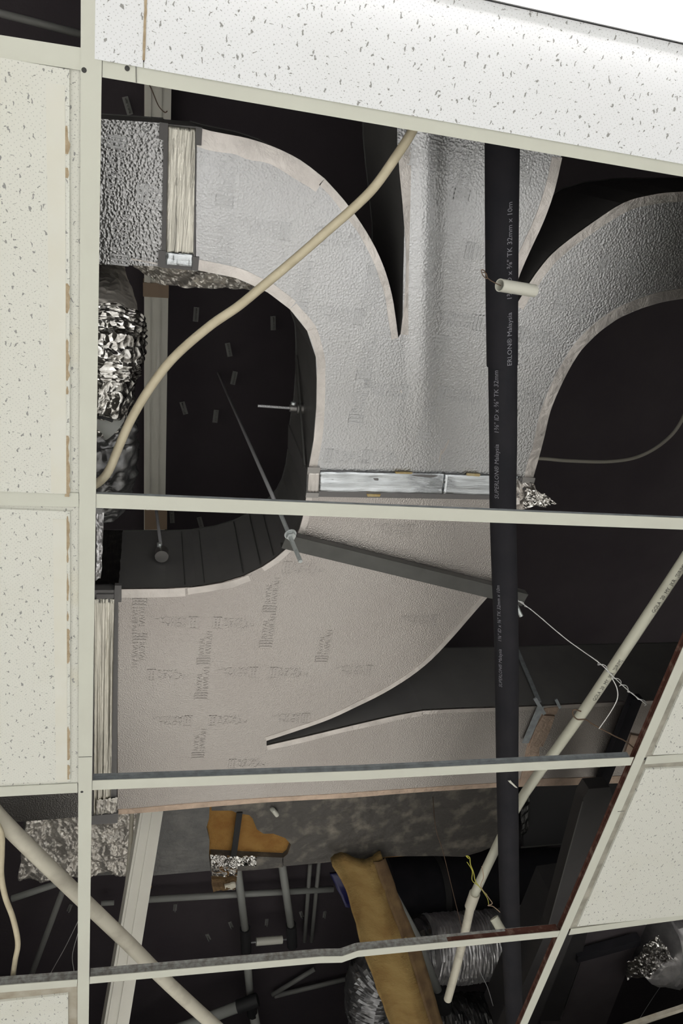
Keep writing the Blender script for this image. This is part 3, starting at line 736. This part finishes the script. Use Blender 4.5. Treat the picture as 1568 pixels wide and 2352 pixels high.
MB().tube(PX(((588, 2163), (648, 2158)), 3.76), 8 * mpp(618, 2160, 3.76), 12).build('tube', 'pvc_white', sc, 'auto')
MB().tube(PX(((564, 2166), (672, 2156)), 3.76), 1.8 * mpp(618, 2160, 3.76), 8).build('rod', 'rod_dull', sc, True)
st = straight('pipe_stub', 'tiny bent white pipe stub poking through the old duct', 'pipe', [P(622, 1855, 3.33), P(628, 1862, 3.31), P(636, 1872, 3.31)], 0.008, 'pvc_white', n=4)
# the offcut lying above the lowest tee
straight('conduit_offcut', 'short white conduit end resting above the rusty tee', 'tube', [P(1134, 2108, 2.70), P(1160, 2152, 2.66)], 0.0125, 'pvc')

# steel trunking
tr = thing('cable_trunking', 'long beige steel trunking running up the dark slab, left', 'trunking', P(358, 900, 3.80))
def trunking(parent, a, b, w, h):
    a = Vector(a); b = Vector(b)
    MB().bar(a, b, w, h).build('body', 'trunk', parent)
    t = (b - a).normalized(); sd = t.cross(Vector((0, 0, 1))).normalized(); up = sd.cross(t)
    for k in (-0.32, 0.08): MB().bar(a + sd * w * k - up * (h / 2 + 0.0015), b + sd * w * k - up * (h / 2 + 0.0015), 0.010, 0.005).build('lid_rib', 'trunk', parent)
trunking(tr, P(363, 130, 3.84), P(354, 1290, 3.84), 0.068, 0.05)
for y, h in ((662, 16), (1185, 22)):
    MB().bar(P(358, y - h, 3.838), P(358, y + h, 3.838), 0.072, 0.056).build('joint_cover', 'trunk_tan', tr)
tr2 = thing('cable_trunking', 'pale steel trunking slanting down behind the bottom left conduit', 'trunking', P(320, 2050, 3.0))
trunking(tr2, P(349, 1840, 3.24), P(258, 2385, 2.78), 0.068, 0.05)
pc = straight('conduit', 'thin cream pipe clinging to the left of the slanting trunking', 'conduit', [P(304, 1850, 3.24), P(294, 2010, 3.11), P(278, 2130, 3.01), P(260, 2225, 2.93)], 0.0065, 'pvc_dusty', n=3)
# rusty bracket + saddle clips on the slab
clip0 = None
CLIPS = ((450, 722, 'uppermost beside the long trunking'), (627, 742, "nearest the left elbow's inner curve"), (525, 803, "above the tip of the long threaded rod"), (537, 868, "touching the top of the long threaded rod"),
         (422, 937, 'just right of the long trunking, mid height'), (495, 956, 'left of the long threaded rod'), (395, 1188, 'beside the lower tan joint of the long trunking'), (293, 243, 'left of the trunking and above the duct end'),
         (402, 2084, 'below the level conduit by the slanting trunking'), (478, 2152, 'lowest between slanting trunking and black sockets'), (612, 2118, 'between the two socketed conduits'), (530, 2124, 'left of the two socketed conduits'),
         (692, 2100, 'left of the two thin dim conduits'), (745, 2100, 'between thin dim conduits and yellow batt'), (160, 2085, 'in the open left bay beside the main tee'), (460, 1200, 'just under the middle cross tee'))
for i, (x, y, where) in enumerate(CLIPS):
    p = P(x, y, ZS - 0.003)
    if clip0 is None:
        clip0 = thing('saddle_clip', 'small dim saddle clip on the slab, ' + where, 'clip', p, 'saddle clips on the slab')
        mb = MB().bar(p + Vector((0, -0.022, 0)), p + Vector((0, 0.022, 0)), 0.016, 0.004)
        mb.build('base', 'pvc_dim', clip0)
        arc = [p + Vector((0, 0.014 * math.cos(k * math.pi / 8), -0.002 - 0.014 * math.sin(k * math.pi / 8))) for k in range(9)]
        mb2 = MB()
        for q, w in zip(arc, arc[1:]): mb2.bar(q, w, 0.010, 0.003, (1, 0, 0))
        mb2.build('saddle', 'pvc_dim', clip0)
    else:
        c = clip0.copy(); COL.objects.link(c); c.location = p; c.rotation_euler = (0, 0, random.uniform(-0.4, 0.4)); c['label'] = 'small dim saddle clip on the slab, ' + where
        for ch in clip0.children:
            k = ch.copy(); COL.objects.link(k); k.parent = c

# ------------------------------------------------------------------ hangers
st1 = thing('support_channel', 'dark steel channel carrying the curved lower duct', 'channel', P(890, 1300, ZD - 0.03))
a, b = P(652, 1243, ZD - 0.022), P(1205, 1378, ZD - 0.022)
sd = (b - a).cross(Vector((0, 0, 1))).normalized()
ch = MB().bar(a, b, 0.036, 0.003); 
for s_ in (-1, 1): ch.bar(a + sd * s_ * 0.0165 + Vector((0, 0, 0.010)), b + sd * s_ * 0.0165 + Vector((0, 0, 0.010)), 0.003, 0.019)
ch.build('channel', 'strip_steel', st1)
# threaded rod through it
rd = thing('threaded_rod', 'long bright threaded rod with nut through the channel end', 'rod', P(690, 1290, 2.86))
def rod_mesh(a, b, rad, pitch=0.004):
    a = Vector(a); b = Vector(b); n = int((b - a).length / pitch) * 2
    return MB().tube([a.lerp(b, i / n) for i in range(n + 1)], [rad * (1.0 if i % 2 else 0.86) for i in range(n + 1)], 8)
ra, rbm = P(690, 1290, 2.88), P(668, 1231, 2.965)
rod_mesh(ra, P(643, 1178, 3.05), 0.0052).build('lower_thread', 'rod', rd)
MB().tube([P(643, 1178, 3.05), P(500, 856, ZS)], [0.0050, 0.0034], 10).build('upper_thread', 'rod_dull', rd, True)
def nut(c, ax, rr, h, parent, m='rod'):
    ax = Vector(ax).normalized()
    return MB().tube([c - ax * h / 2, c + ax * h / 2], rr, 6).build('nut', m, parent)
nut(rbm, rbm - ra, 0.011, 0.008, rd)
MB().tube([rbm + (rbm - ra).normalized() * 0.005, rbm + (rbm - ra).normalized() * 0.007], 0.014, 16).build('washer', 'rod', rd, 'auto')
# rod with clamp on the sweep's side
yw = P(370, 1353, ZD).y
cx = P(370, 1272, 3.13); cx.y = yw - 0.02
def px_on_y(x, y, Y):
    w = ROT.transposed() @ Vector(((x - 784) / FOC, (y - 1176) / FOC, 1)); return CAM + w * ((Y - CAM.y) / w.y)
kc = px_on_y(371, 1268, yw - 0.022)
r2 = thing('hanger_rod', 'thin hanger rod ending in a round clamp on the black duct side', 'rod', kc)
top = px_on_y(357, 1165, yw - 0.03); dirv = (top - kc).normalized()
MB().tube([kc, px_on_y(356, 1150, yw - 0.031)], 0.004, 10).build('rod', 'rod_dull', r2, True)
MB().tube([kc + Vector((0, 0, 0.004)), kc + Vector((0, 0, -0.022))], 0.016, 16).build('clamp_cup', 'clamp', r2, 'auto')
MB().tube([kc + Vector((-0.006, -0.02, 0.008)), kc + Vector((-0.004, 0.03, 0.0))], 0.006, 10).build('bolt', 'rod', r2, 'auto')
nut(kc + Vector((0, 0, 0.012)), (0, 0, 1), 0.010, 0.012, r2, 'clamp')
# rod poking sideways from the left side of the neck
zr = 3.15
r3a, r3b = P(592, 932, zr), P(706, 940, zr)
r3 = thing('anchor_rod', 'short threaded stud poking out sideways from the black duct side', 'rod', r3b)
rod_mesh(r3a, r3a.lerp(r3b, 0.7), 0.0034, 0.004).build('rod', 'rod_dull', r3)
tv = (r3b - r3a)
MB().tube([r3a + tv * 0.64, r3a + tv * 0.77], 0.0085, 12).build('sleeve', 'clamp', r3, 'auto')
MB().tube([r3a + tv * 0.78, r3a + tv * 0.98], 0.0135, 14).build('cup', 'clamp', r3, 'auto')
nut(r3a + tv * 0.70 + Vector((0, -0.012, 0)), (0, 1, 0), 0.006, 0.006, r3)
straight('rod_end', 'short bright rod end just right of the black pipe', 'rod', [P(1176, 1372, 2.93), P(1197, 1416, 2.90)], 0.005, 'rod')
# flat hanger at the right arm
fh = thing('hanger_strap', 'thin grey steel hanger strap bent under the right duct arm', 'hanger', P(1242, 1625, ZD - 0.004))
ya = P(1240, 1622, ZD).y - 0.012
MB().bar(px_on_y(1165, 1440, ya), px_on_y(1238, 1612, ya), 0.012, 0.004, (0, 1, 0)).build('drop_strap', 'zinc', fh)
h2 = MB().bar(P(1242, 1622, 2.992), P(1206, 1706, 2.992), 0.020, 0.004); h2.bar(P(1228, 1604, 2.99), P(1250, 1640, 2.99), 0.010, 0.004)
h2.build('foot', 'zinc', fh)
MB().bar(P(1276, 1606, 3.0), P(1286, 1626, 2.993), 0.008, 0.004).build('lug', 'zinc', fh)

# ------------------------------------------------------------------ cables and wires
def cable(name, label, cat, seq, rad, m, n=8, seg=12):
    return tag(MB().tube(smooth_path([P(*q) for q in seq], n), rad, seg).build(name, m, None, True), label, cat)
cable('cable', 'thick beige cable hanging in a long curve across the left elbow', 'cable',
      [(962, 262, 2.655), (946, 302, 2.652), (909, 360, 2.655), (859, 430, 2.66), (809, 480, 2.665), (760, 523, 2.67), (680, 593, 2.67), (600, 660, 2.67), (545, 705, 2.67), (480, 750, 2.67), (400, 820, 2.67), (345, 890, 2.67), (300, 965, 2.66), (270, 1033, 2.65), (255, 1070, 2.645), (240, 1095, 2.642), (215, 1115, 2.642), (180, 1128, 2.645)], 0.0070, 'cable')
cable('cable', 'thin cream cable curling down the left edge of the frame', 'cable',
      [(-14, 1880, 2.66), (3, 1915, 2.66), (4, 1960, 2.66), (3, 2010, 2.66), (12, 2060, 2.66), (30, 2110, 2.66), (41, 2165, 2.655), (35, 2205, 2.65), (30, 2245, 2.645), (31, 2285, 2.645)], 0.0058, 'cable')
cable('cable', 'dim white cable drooping in the dark behind the right elbow', 'cable',
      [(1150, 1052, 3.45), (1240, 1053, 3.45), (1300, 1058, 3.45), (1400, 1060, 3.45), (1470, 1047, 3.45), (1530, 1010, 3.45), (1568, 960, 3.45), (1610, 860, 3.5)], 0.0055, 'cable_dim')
zt = 2.70
tw = thing('tie_wire', 'twisted galvanised wire tied to the rusty main tee', 'wire', P(1385, 1530, zt))
main_pts = smooth_path([P(1172, 1368, 2.80), P(1187, 1378, 2.785), P(1225, 1405, 2.765), P(1300, 1468, 2.73), P(1375, 1522, 2.70), P(1410, 1556, 2.675), P(1445, 1588, 2.66), P(1486, 1619, 2.64)], 10)
MB().tube(main_pts, 0.0012, 6).build('strand', 'wire', tw, True)
hel = []
for i, p in enumerate(main_pts):
    k = i / (len(main_pts) - 1); am = 0.0026 if k < 0.25 else (0.0004 if k < 0.55 else 0.006 * abs(math.sin(k * 14)))
    hel.append(p + Vector((am * math.cos(i * 1.3), am * math.sin(i * 1.3), 0.0)))
MB().tube(smooth_path(hel, 3), 0.001, 6).build('strand', 'wire', tw, True)
cable('loose_wire', 'stiff white wire tail hanging from the twisted tie wire', 'wire', [(1404, 1556, 2.67), (1416, 1580, 2.665), (1417, 1605, 2.66), (1402, 1635, 2.655), (1375, 1674, 2.65)], 0.0011, 'wire_white', seg=6)
cable('rusty_wire', 'rusty wire looped around the printed conduit', 'wire', [(1334, 1634, 2.695), (1318, 1630, 2.70), (1315, 1640, 2.70), (1325, 1652, 2.697), (1345, 1653, 2.695), (1362, 1664, 2.69), (1410, 1690, 2.67), (1435, 1702, 2.66), (1462, 1724, 2.64)], 0.0017, 'wire_rust', seg=6)
cable('rusty_wire', 'thin rusty wire hanging over the duct flange at the top left', 'wire', [(336, 180, 2.66), (350, 210, 2.8), (364, 243, 2.9), (378, 258, 2.93), (384, 255, 2.93)], 0.0009, 'wire_rust', seg=6)
yw_ = thing('loose_wire', 'yellow and brown wires dangling by the conduit coupling', 'wire', P(1095, 2020, 2.69))
MB().tube(smooth_path(PX(((1076, 1972), (1070, 1966), (1078, 1969), (1080, 1985), (1087, 2003), (1092, 2025), (1108, 2045), (1118, 2055)), 2.70), 6), 0.0012, 6).build('yellow_strand', 'wire_yellow', yw_, True)
MB().tube(smooth_path(PX(((1072, 1980), (1084, 2000), (1084, 2022), (1100, 2036), (1112, 2052), (1120, 2066), (1122, 2080)), 2.70), 6), 0.0010, 6).build('yellow_strand', 'wire_yellow', yw_, True)
MB().tube(smooth_path(PX(((1106, 1990), (1110, 2015), (1104, 2036), (1122, 2062), (1130, 2075), (1120, 2080), (1132, 2082), (1148, 2095)), 2.695), 6), 0.0011, 6).build('brown_strand', 'trunk_tan', yw_, True)
cable('loose_wire', 'fine grey wire loop hanging in the open left bay', 'wire', [(182, 2110, 2.70), (150, 2175, 2.70), (112, 2245, 2.68), (130, 2236, 2.68), (141, 2242, 2.68), (150, 2236, 2.68), (160, 2245, 2.68), (170, 2236, 2.68), (166, 2195, 2.69), (180, 2140, 2.70)], 0.0008, 'wire', seg=6)
cable('loose_wire', 'thin black wire hanging from the old duct behind the conduit', 'wire', [(994, 1830, 3.2), (1000, 1900, 3.1), (1018, 1960, 3.1), (1045, 2070, 3.05), (1060, 2130, 3.0)], 0.0012, 'wire_rust', seg=6)
cable('loose_wire', 'fine wire strung in front of the silver flexible duct', 'wire', [(1088, 2180, 2.9), (1102, 2230, 2.9), (1120, 2270, 2.9), (1132, 2310, 2.9)], 0.0012, 'rod_dull', seg=6)
cable('loose_wire', 'fine pale wire in the dark of the bottom right bay', 'wire', [(1535, 2240, 3.0), (1500, 2290, 3.0), (1462, 2350, 3.0)], 0.0009, 'rod_dull', seg=6)

# ------------------------------------------------------------------ old insulated duct beyond the arm
ZO = 3.32
old = thing('old_duct', 'old grey wrapped duct with a torn patch showing yellow fibre', 'duct', P(700, 1920, ZO))
ob = [(170, 1700), (1300, 1640), (1300, 1905), (1180, 1922), (1105, 1958), (1060, 1972), (1000, 1966), (900, 1967), (700, 1985), (480, 2004), (170, 2020)]
core = MB().prism(PX([(325, 1700), (1180, 1640), (1180, 1922), (1000, 1962), (700, 1982), (325, 2008)], ZO + 0.02), ZO + 0.02, ZO + 0.34).build('core', 'fibre_orange', old)
def wrap(outline, m, name, z0=ZO, z1=ZO + 0.02): return MB().prism(PX(outline, z0), z0, z1).build(name, m, old)
wrap([(318, 1760), (486, 1752), (480, 1880), (474, 1900), (481, 1930), (480, 1965), (484, 2000), (318, 2014)], 'old_grey', 'grey_wrap')
wrap([(486, 1752), (1190, 1700), (1190, 1915), (1185, 1922), (1105, 1956), (1064, 1968), (1000, 1966), (900, 1967), (760, 1980), (650, 1990), (648, 1972), (660, 1962), (668, 1940), (655, 1925), (628, 1915), (605, 1915), (590, 1905), (580, 1880), (572, 1872), (545, 1868), (532, 1862), (486, 1862)], 'old_dark', 'dirty_wrap')
wrap([(484, 1962), (560, 1966), (650, 1970), (650, 1992), (590, 1998), (484, 2004)], 'old_dark', 'lower_wrap')
MB().bar(P(550, 1866, ZO - 0.002), P(536, 1968, ZO - 0.002), 0.02, 0.004).build('strap', 'black_deep', old)
# crumpled foil on the left end
fw = crinkle_sheet(quad_rows(P(62, 1862, ZO - 0.012), P(330, 1830, ZO - 0.012), P(326, 2008, ZO - 0.012), P(42, 2024, ZO - 0.012), 60, 84), 0.016, 24, 0.002, 3)
fw.build('foil_wrap', 'crinkle_dull', old, True)
MB().prism(PX([(66, 1700), (330, 1690), (326, 2006), (46, 2020)], ZO + 0.03), ZO + 0.03, ZO + 0.32).build('foil_box', 'old_grey', old)
# torn flap of reinforced foil
fl = crinkle_sheet(quad_rows(P(482, 1966, ZO - 0.006), P(590, 1970, ZO - 0.006), P(588, 1990, ZO - 0.014), P(484, 1992, ZO - 0.016), 10, 34), 0.008, 60, 0.001, 5)
fl.build('foil_flap', 'crinkle', old)
pf = [P(486, 1992, ZO - 0.02), P(546, 1990, ZO - 0.02), P(543, 2024, ZO - 0.07), P(486, 2022, ZO - 0.075)]
crinkle_sheet(quad_rows(*pf, 10, 18), 0.008, 60, 0.001, 8).build('foil_flap', 'crinkle', old)
pf = [P(485, 2018, ZO - 0.07), P(544, 2022, ZO - 0.07), P(541, 2042, ZO - 0.09), P(490, 2048, ZO - 0.09)]
crinkle_sheet(quad_rows(*pf, 8, 14), 0.010, 60, 0.012, 11).build('fibre_tuft', 'fibre_brown', old)
pf = [P(515, 2034, ZO - 0.085), P(541, 2030, ZO - 0.085), P(540, 2044, ZO - 0.09), P(518, 2047, ZO - 0.09)]
crinkle_sheet(quad_rows(*pf, 5, 7), 0.006, 60, 0.006, 12).build('fibre_tuft', 'pvc_dusty', old)
yt = crinkle_sheet(quad_rows(P(334, 2026, 3.30), P(349, 2036, 3.30), P(340, 2052, 3.30), P(335, 2048, 3.30), 4, 4), 0.004, 40, 0.004, 3).build('fibre_scrap', 'fibre')
tag(yt, 'small torn yellow fibre scrap peeking from behind the slanting trunking', 'insulation')
# hanging yellow batt
zl = [(762, 880, 1985, 3.262), (783, 890, 2014, 3.245), (802, 906, 2060, 3.2), (815, 925, 2110, 3.15), (822, 940, 2145, 3.12), (842, 965, 2205, 3.06), (868, 985, 2275, 3.0), (900, 1010, 2360, 2.95), (915, 1025, 2400, 2.93), (975, 1085, 2560, 2.88)]
rows = []
for (xl, xr, y, z), (xl2, xr2, y2, z2) in zip(zl, zl[1:]):
    for k in range(6):
        t = k / 6; a = P(xl, y + 6, z).lerp(P(xl2, y2 + 6, z2), t); b = P(xr, y - 4, z).lerp(P(xr2, y2 - 4, z2), t)
        rows.append([a.lerp(b, j / 22) + Vector((0, 0, 0.016 * math.sin(j / 22 * math.pi * 2.4))) for j in range(23)])
bt = thing('insulation_batt', 'long strip of yellow glass fibre batt hanging down at the bottom', 'insulation', P(880, 2160, 3.1))
crinkle_sheet(rows, 0.012, 14, 0.035, 2).build('fibre', 'fibre', bt, True)
rows2 = [[r_[-1].lerp(r_[-5], j / 4) + Vector((0.012 - 0.004 * j, -0.004, -0.002 - 0.003 * math.sin(j + i * 0.1))) for j in range(5)] for i, r_ in enumerate(rows)]
crinkle_sheet(rows2, 0.006, 20, 0.004, 4).build('backing', 'fibre_brown', bt, True)
bl = crinkle_sheet(quad_rows(P(758, 2012, 3.31), P(790, 2005, 3.31), P(838, 2090, 3.26), P(795, 2085, 3.26), 8, 5), 0.02, 10, 0.01, 1).build('plastic_sheet', 'blue', None, True)
tag(bl, 'dark blue plastic sheet behind the left edge of the yellow batt', 'plastic')

# ------------------------------------------------------------------ flexible ducts
def flex_mesh(seq, rad, pitch=0.011, seg=36, ridge=0.10, crumple=0.08, seed=0, caps=True, fine=4, crease=0.0):
    path = smooth_path([P(*q) for q in seq], 14)
    L = [0]
    for a, b in zip(path, path[1:]): L.append(L[-1] + (b - a).length)
    n = int(L[-1] / pitch * fine); out = []; j = 0
    for i in range(n + 1):
        s = L[-1] * i / n
        while j < len(L) - 2 and L[j + 1] < s: j += 1
        out.append(path[j].lerp(path[j + 1], (s - L[j]) / max(L[j + 1] - L[j], 1e-6)))
    mb = MB(); vs = []; fs = []
    u = (out[1] - out[0]).orthogonal().normalized()
    for i, p in enumerate(out):
        t = (out[min(i + 1, n)] - out[max(i - 1, 0)]).normalized()
        u = (u - t * u.dot(t)).normalized(); w = t.cross(u); s = L[-1] * i / n
        for k in range(seg):
            an = 2 * math.pi * k / seg; dd = u * math.cos(an) + w * math.sin(an)
            q = (dd * 1.2 + Vector((0, 0, s * 9)) + Vector((seed * 5.3, 0, 0)))
            wob = noise.noise(Vector((dd.x * 2, dd.y * 2 + dd.z * 2, s * 26 + seed)))
            rr = rad * (1 + ridge * math.sin(2 * math.pi * s / pitch + wob * 3) * (0.6 + 0.6 * noise.noise(q * 3)) + crumple * noise.noise(q * 2) + crumple * 0.8 * noise.noise(Vector((an * 3, s * 40, seed)))
                       - crease * abs(noise.noise(Vector((dd.x * 2.6 + seed, dd.y * 2.6 + dd.z * 2.6, s * 30)))) - 0.5 * crease * abs(noise.noise(Vector((dd.x * 6 + seed, dd.y * 6 + dd.z * 6, s * 75)))))
            vs.append(p + dd * rr)
    for i in range(n):
        for k in range(seg):
            k2 = (k + 1) % seg; fs.append([i * seg + k, i * seg + k2, (i + 1) * seg + k2, (i + 1) * seg + k])
    if caps: fs.append(list(range(seg))[::-1]); fs.append([n * seg + k for k in range(seg)])
    return mb.add(vs, fs)
fd = thing('flexible_duct', 'crumpled foil flexible duct hanging behind the left main tee', 'duct', P(240, 850, 3.2))
R_ = 78 * mpp(240, 850, 3.0)
flex_mesh([(200, 575, 3.40), (220, 662, 3.22), (237, 728, 3.06), (243, 785, 3.0)], R_, 0.06, 72, 0.012, 0.05, 1, fine=28, crease=0.09).build('foil_sleeve', 'crinkle_dull', fd, True)
flex_mesh([(243, 738, 3.02), (245, 790, 2.99), (240, 845, 2.99)], R_ * 1.03, 0.010, 72, 0.05, 0.06, 4, fine=8, crease=0.07).build('bunched_foil', 'crinkle', fd, True)
flex_mesh([(238, 830, 3.0), (232, 890, 3.0), (230, 950, 3.02)], R_ * 0.98, 0.05, 72, 0.02, 0.10, 7, fine=24, crease=0.16).build('torn_foil', 'crinkle', fd, True)
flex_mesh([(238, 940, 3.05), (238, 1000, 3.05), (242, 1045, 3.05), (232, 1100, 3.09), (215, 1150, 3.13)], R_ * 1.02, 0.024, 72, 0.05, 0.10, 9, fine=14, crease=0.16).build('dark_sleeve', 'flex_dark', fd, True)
MB().tube([P(215, 945, 2.975), P(262, 985, 2.975)], 0.030, 20).build('inner_pipe', 'pvc_grey', fd, 'auto')
MB().tube(smooth_path([P(222, 958, 2.94), P(240, 960, 2.935), (P(258, 967, 2.94))], 6), 0.003, 6).build('cable_tie', 'boot', fd, True)
crinkle_sheet(quad_rows(P(222, 1165, 3.05), P(238, 1165, 3.05), P(232, 1330, 2.985), P(220, 1335, 2.985), 30, 5), 0.008, 40, 0.001, 6).build('foil_tail', 'flex_foil', fd)
# foil blanket edge behind the left elbow
ZB = ZD + DH + 0.012
brow = [[P(285, 585, ZB), P(360, 590, ZB), P(430, 595, ZB), P(500, 600, ZB), P(560, 610, ZB), P(630, 640, ZB)],
        [P(312, 615, ZB), P(365, 625, ZB), P(430, 635, ZB), P(500, 640, ZB), P(560, 650, ZB), P(620, 664, ZB)],
        [P(345, 640, ZB), P(374, 661, ZB), P(430, 662, ZB), P(490, 666, ZB), P(555, 668, ZB), P(606, 671, ZB)]]
fine = []
for i in range(2):
    for k in range(8):
        t = k / 8; row = [a.lerp(b, t) for a, b in zip(brow[i], brow[i + 1])]
        fine.append([row[j].lerp(row[j + 1], q / 10) for j in range(5) for q in range(10)])
o = crinkle_sheet(fine, 0.012, 45, 0.003, 2).build('foil_blanket', 'crinkle_dull')
tag(o, 'crinkled silver foil blanket edge tucked above the left elbow', 'insulation')
rdct = thing('round_duct', 'black round duct in the dark right of the yellow batt', 'duct', P(1010, 2050, 3.70))
rr = 82 * mpp(1010, 2050, 3.70); ra_, rb_ = P(880, 2062, 3.70), P(1300, 2040, 3.70)
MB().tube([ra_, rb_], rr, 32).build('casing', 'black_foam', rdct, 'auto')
MB().tube([ra_.lerp(rb_, 0.24), ra_.lerp(rb_, 0.27)], rr * 1.02, 32).build('joint_ring', 'casing', rdct, 'auto')
# silver flexible duct at the bottom
f2 = thing('flexible_duct', 'bright silver flexible duct crossing behind the lowest tee', 'duct', P(1100, 2170, 3.1))
flex_mesh([(1290, 2142, 3.36), (1250, 2150, 3.36), (1100, 2172, 3.36), (980, 2180, 3.36)], 62 * mpp(1100, 2170, 3.36), 0.016, 40, 0.05, 0.05, 3).build('silver_sleeve', 'flex_foil', f2)
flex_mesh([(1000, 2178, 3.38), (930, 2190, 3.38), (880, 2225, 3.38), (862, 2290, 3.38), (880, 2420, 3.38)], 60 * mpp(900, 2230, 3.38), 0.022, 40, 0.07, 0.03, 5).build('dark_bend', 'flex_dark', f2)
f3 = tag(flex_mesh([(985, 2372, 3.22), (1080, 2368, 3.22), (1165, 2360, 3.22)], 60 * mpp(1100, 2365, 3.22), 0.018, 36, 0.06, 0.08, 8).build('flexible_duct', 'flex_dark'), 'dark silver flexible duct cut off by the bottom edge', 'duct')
f4 = thing('flexible_duct', 'large creased silver flexible duct at the bottom right edge', 'duct', P(1560, 2180, 3.0))
flex_mesh([(1505, 2176, 3.0), (1560, 2180, 3.0), (1660, 2182, 3.0)], 62 * mpp(1560, 2180, 3.0), 0.03, 36, 0.04, 0.09, 11).build('silver_sleeve', 'flex_foil', f4)
crinkle_sheet(quad_rows(P(1440, 2215, 2.93), P(1512, 2150, 2.93), P(1570, 2240, 2.93), P(1440, 2250, 2.96), 20, 28), 0.014, 34, 0.002, 9).build('loose_foil', 'crinkle', f4)
crinkle_sheet(quad_rows(P(1482, 2168, 2.90), P(1514, 2152, 2.90), P(1508, 2180, 2.90), P(1490, 2176, 2.90), 6, 8), 0.015, 40, 0.001, 13).build('foil_tip', 'crinkle', f4)

# ------------------------------------------------------------------ dark things on the right
bd = thing('black_duct', 'black insulated duct in the dark beyond the right arm', 'duct', P(1270, 1880, 3.32))
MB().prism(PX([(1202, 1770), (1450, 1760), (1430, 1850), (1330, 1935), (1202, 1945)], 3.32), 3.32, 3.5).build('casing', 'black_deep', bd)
MB().bar(P(1196, 1946, 3.32), P(1330, 1935, 3.32), 0.006, 0.004).build('edge_tape', 'seam', bd)
crinkle_sheet(quad_rows(P(1196, 1855, 3.295), P(1216, 1830, 3.295), P(1212, 1905, 3.295), P(1198, 1925, 3.295), 10, 6), 0.012, 30, 0.001, 3).build('foil_scrap', 'tape_dark', bd)
sb = tag(MB().bar(P(1460, 1600, ZD - 0.014), P(1374, 1815, ZD - 0.014), 0.034, 0.024).bar(P(1446, 1618, ZD - 0.028), P(1372, 1806, ZD - 0.028), 0.004, 0.006).build('steel_angle', 'black_foam'), 'black steel angle crossing under the arm by the rusty tee', 'steel bar')
lb = thing('insulated_casing', 'long dark grey insulated casing running down beside the rusty main tee', 'casing', P(1310, 2000, 2.9))
quad = [(1338, 1835), (1352, 1812), (1400, 1808), (1410, 1840), (1322, 2130), (1222, 2380), (1150, 2380), (1258, 2130)]
MB().prism(PX(quad, 2.86), 2.86, 2.90).build('casing', 'casing', lb)
a, b = P(1260, 2125, 2.858), P(1252, 2150, 2.858)
MB().bar(P(1338, 1840, 2.858), P(1258, 2130, 2.858), 0.003, 0.002).build('edge_bead', 'seam', lb)
# bottom right bay
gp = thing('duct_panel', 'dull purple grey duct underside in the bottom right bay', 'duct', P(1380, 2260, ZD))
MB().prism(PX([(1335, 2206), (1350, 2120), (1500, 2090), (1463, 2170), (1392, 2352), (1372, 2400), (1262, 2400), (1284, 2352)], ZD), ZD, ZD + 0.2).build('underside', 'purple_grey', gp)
MB().bar(P(1334, 2206, ZD - 0.001), P(1288, 2340, ZD - 0.001), 0.003, 0.004).build('edge_bead', 'clamp', gp)
tag(MB().bar(P(1322, 2196, ZD - 0.03), P(1466, 2157, ZD - 0.03), 0.036, 0.03).build('support_channel', 'black_foam'), 'dark channel crossing the panel in the bottom right bay', 'channel')
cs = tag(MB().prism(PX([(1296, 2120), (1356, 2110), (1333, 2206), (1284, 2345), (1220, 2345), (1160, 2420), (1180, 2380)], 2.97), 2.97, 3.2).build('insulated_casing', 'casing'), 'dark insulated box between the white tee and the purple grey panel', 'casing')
tm = tag(MB().bar(P(1425, 2362, 2.66), P(1600, 2304, 2.66), 0.020, 0.012).build('timber_batten', 'tile_rim_brown'), 'narrow tan batten in the very bottom right corner', 'batten')
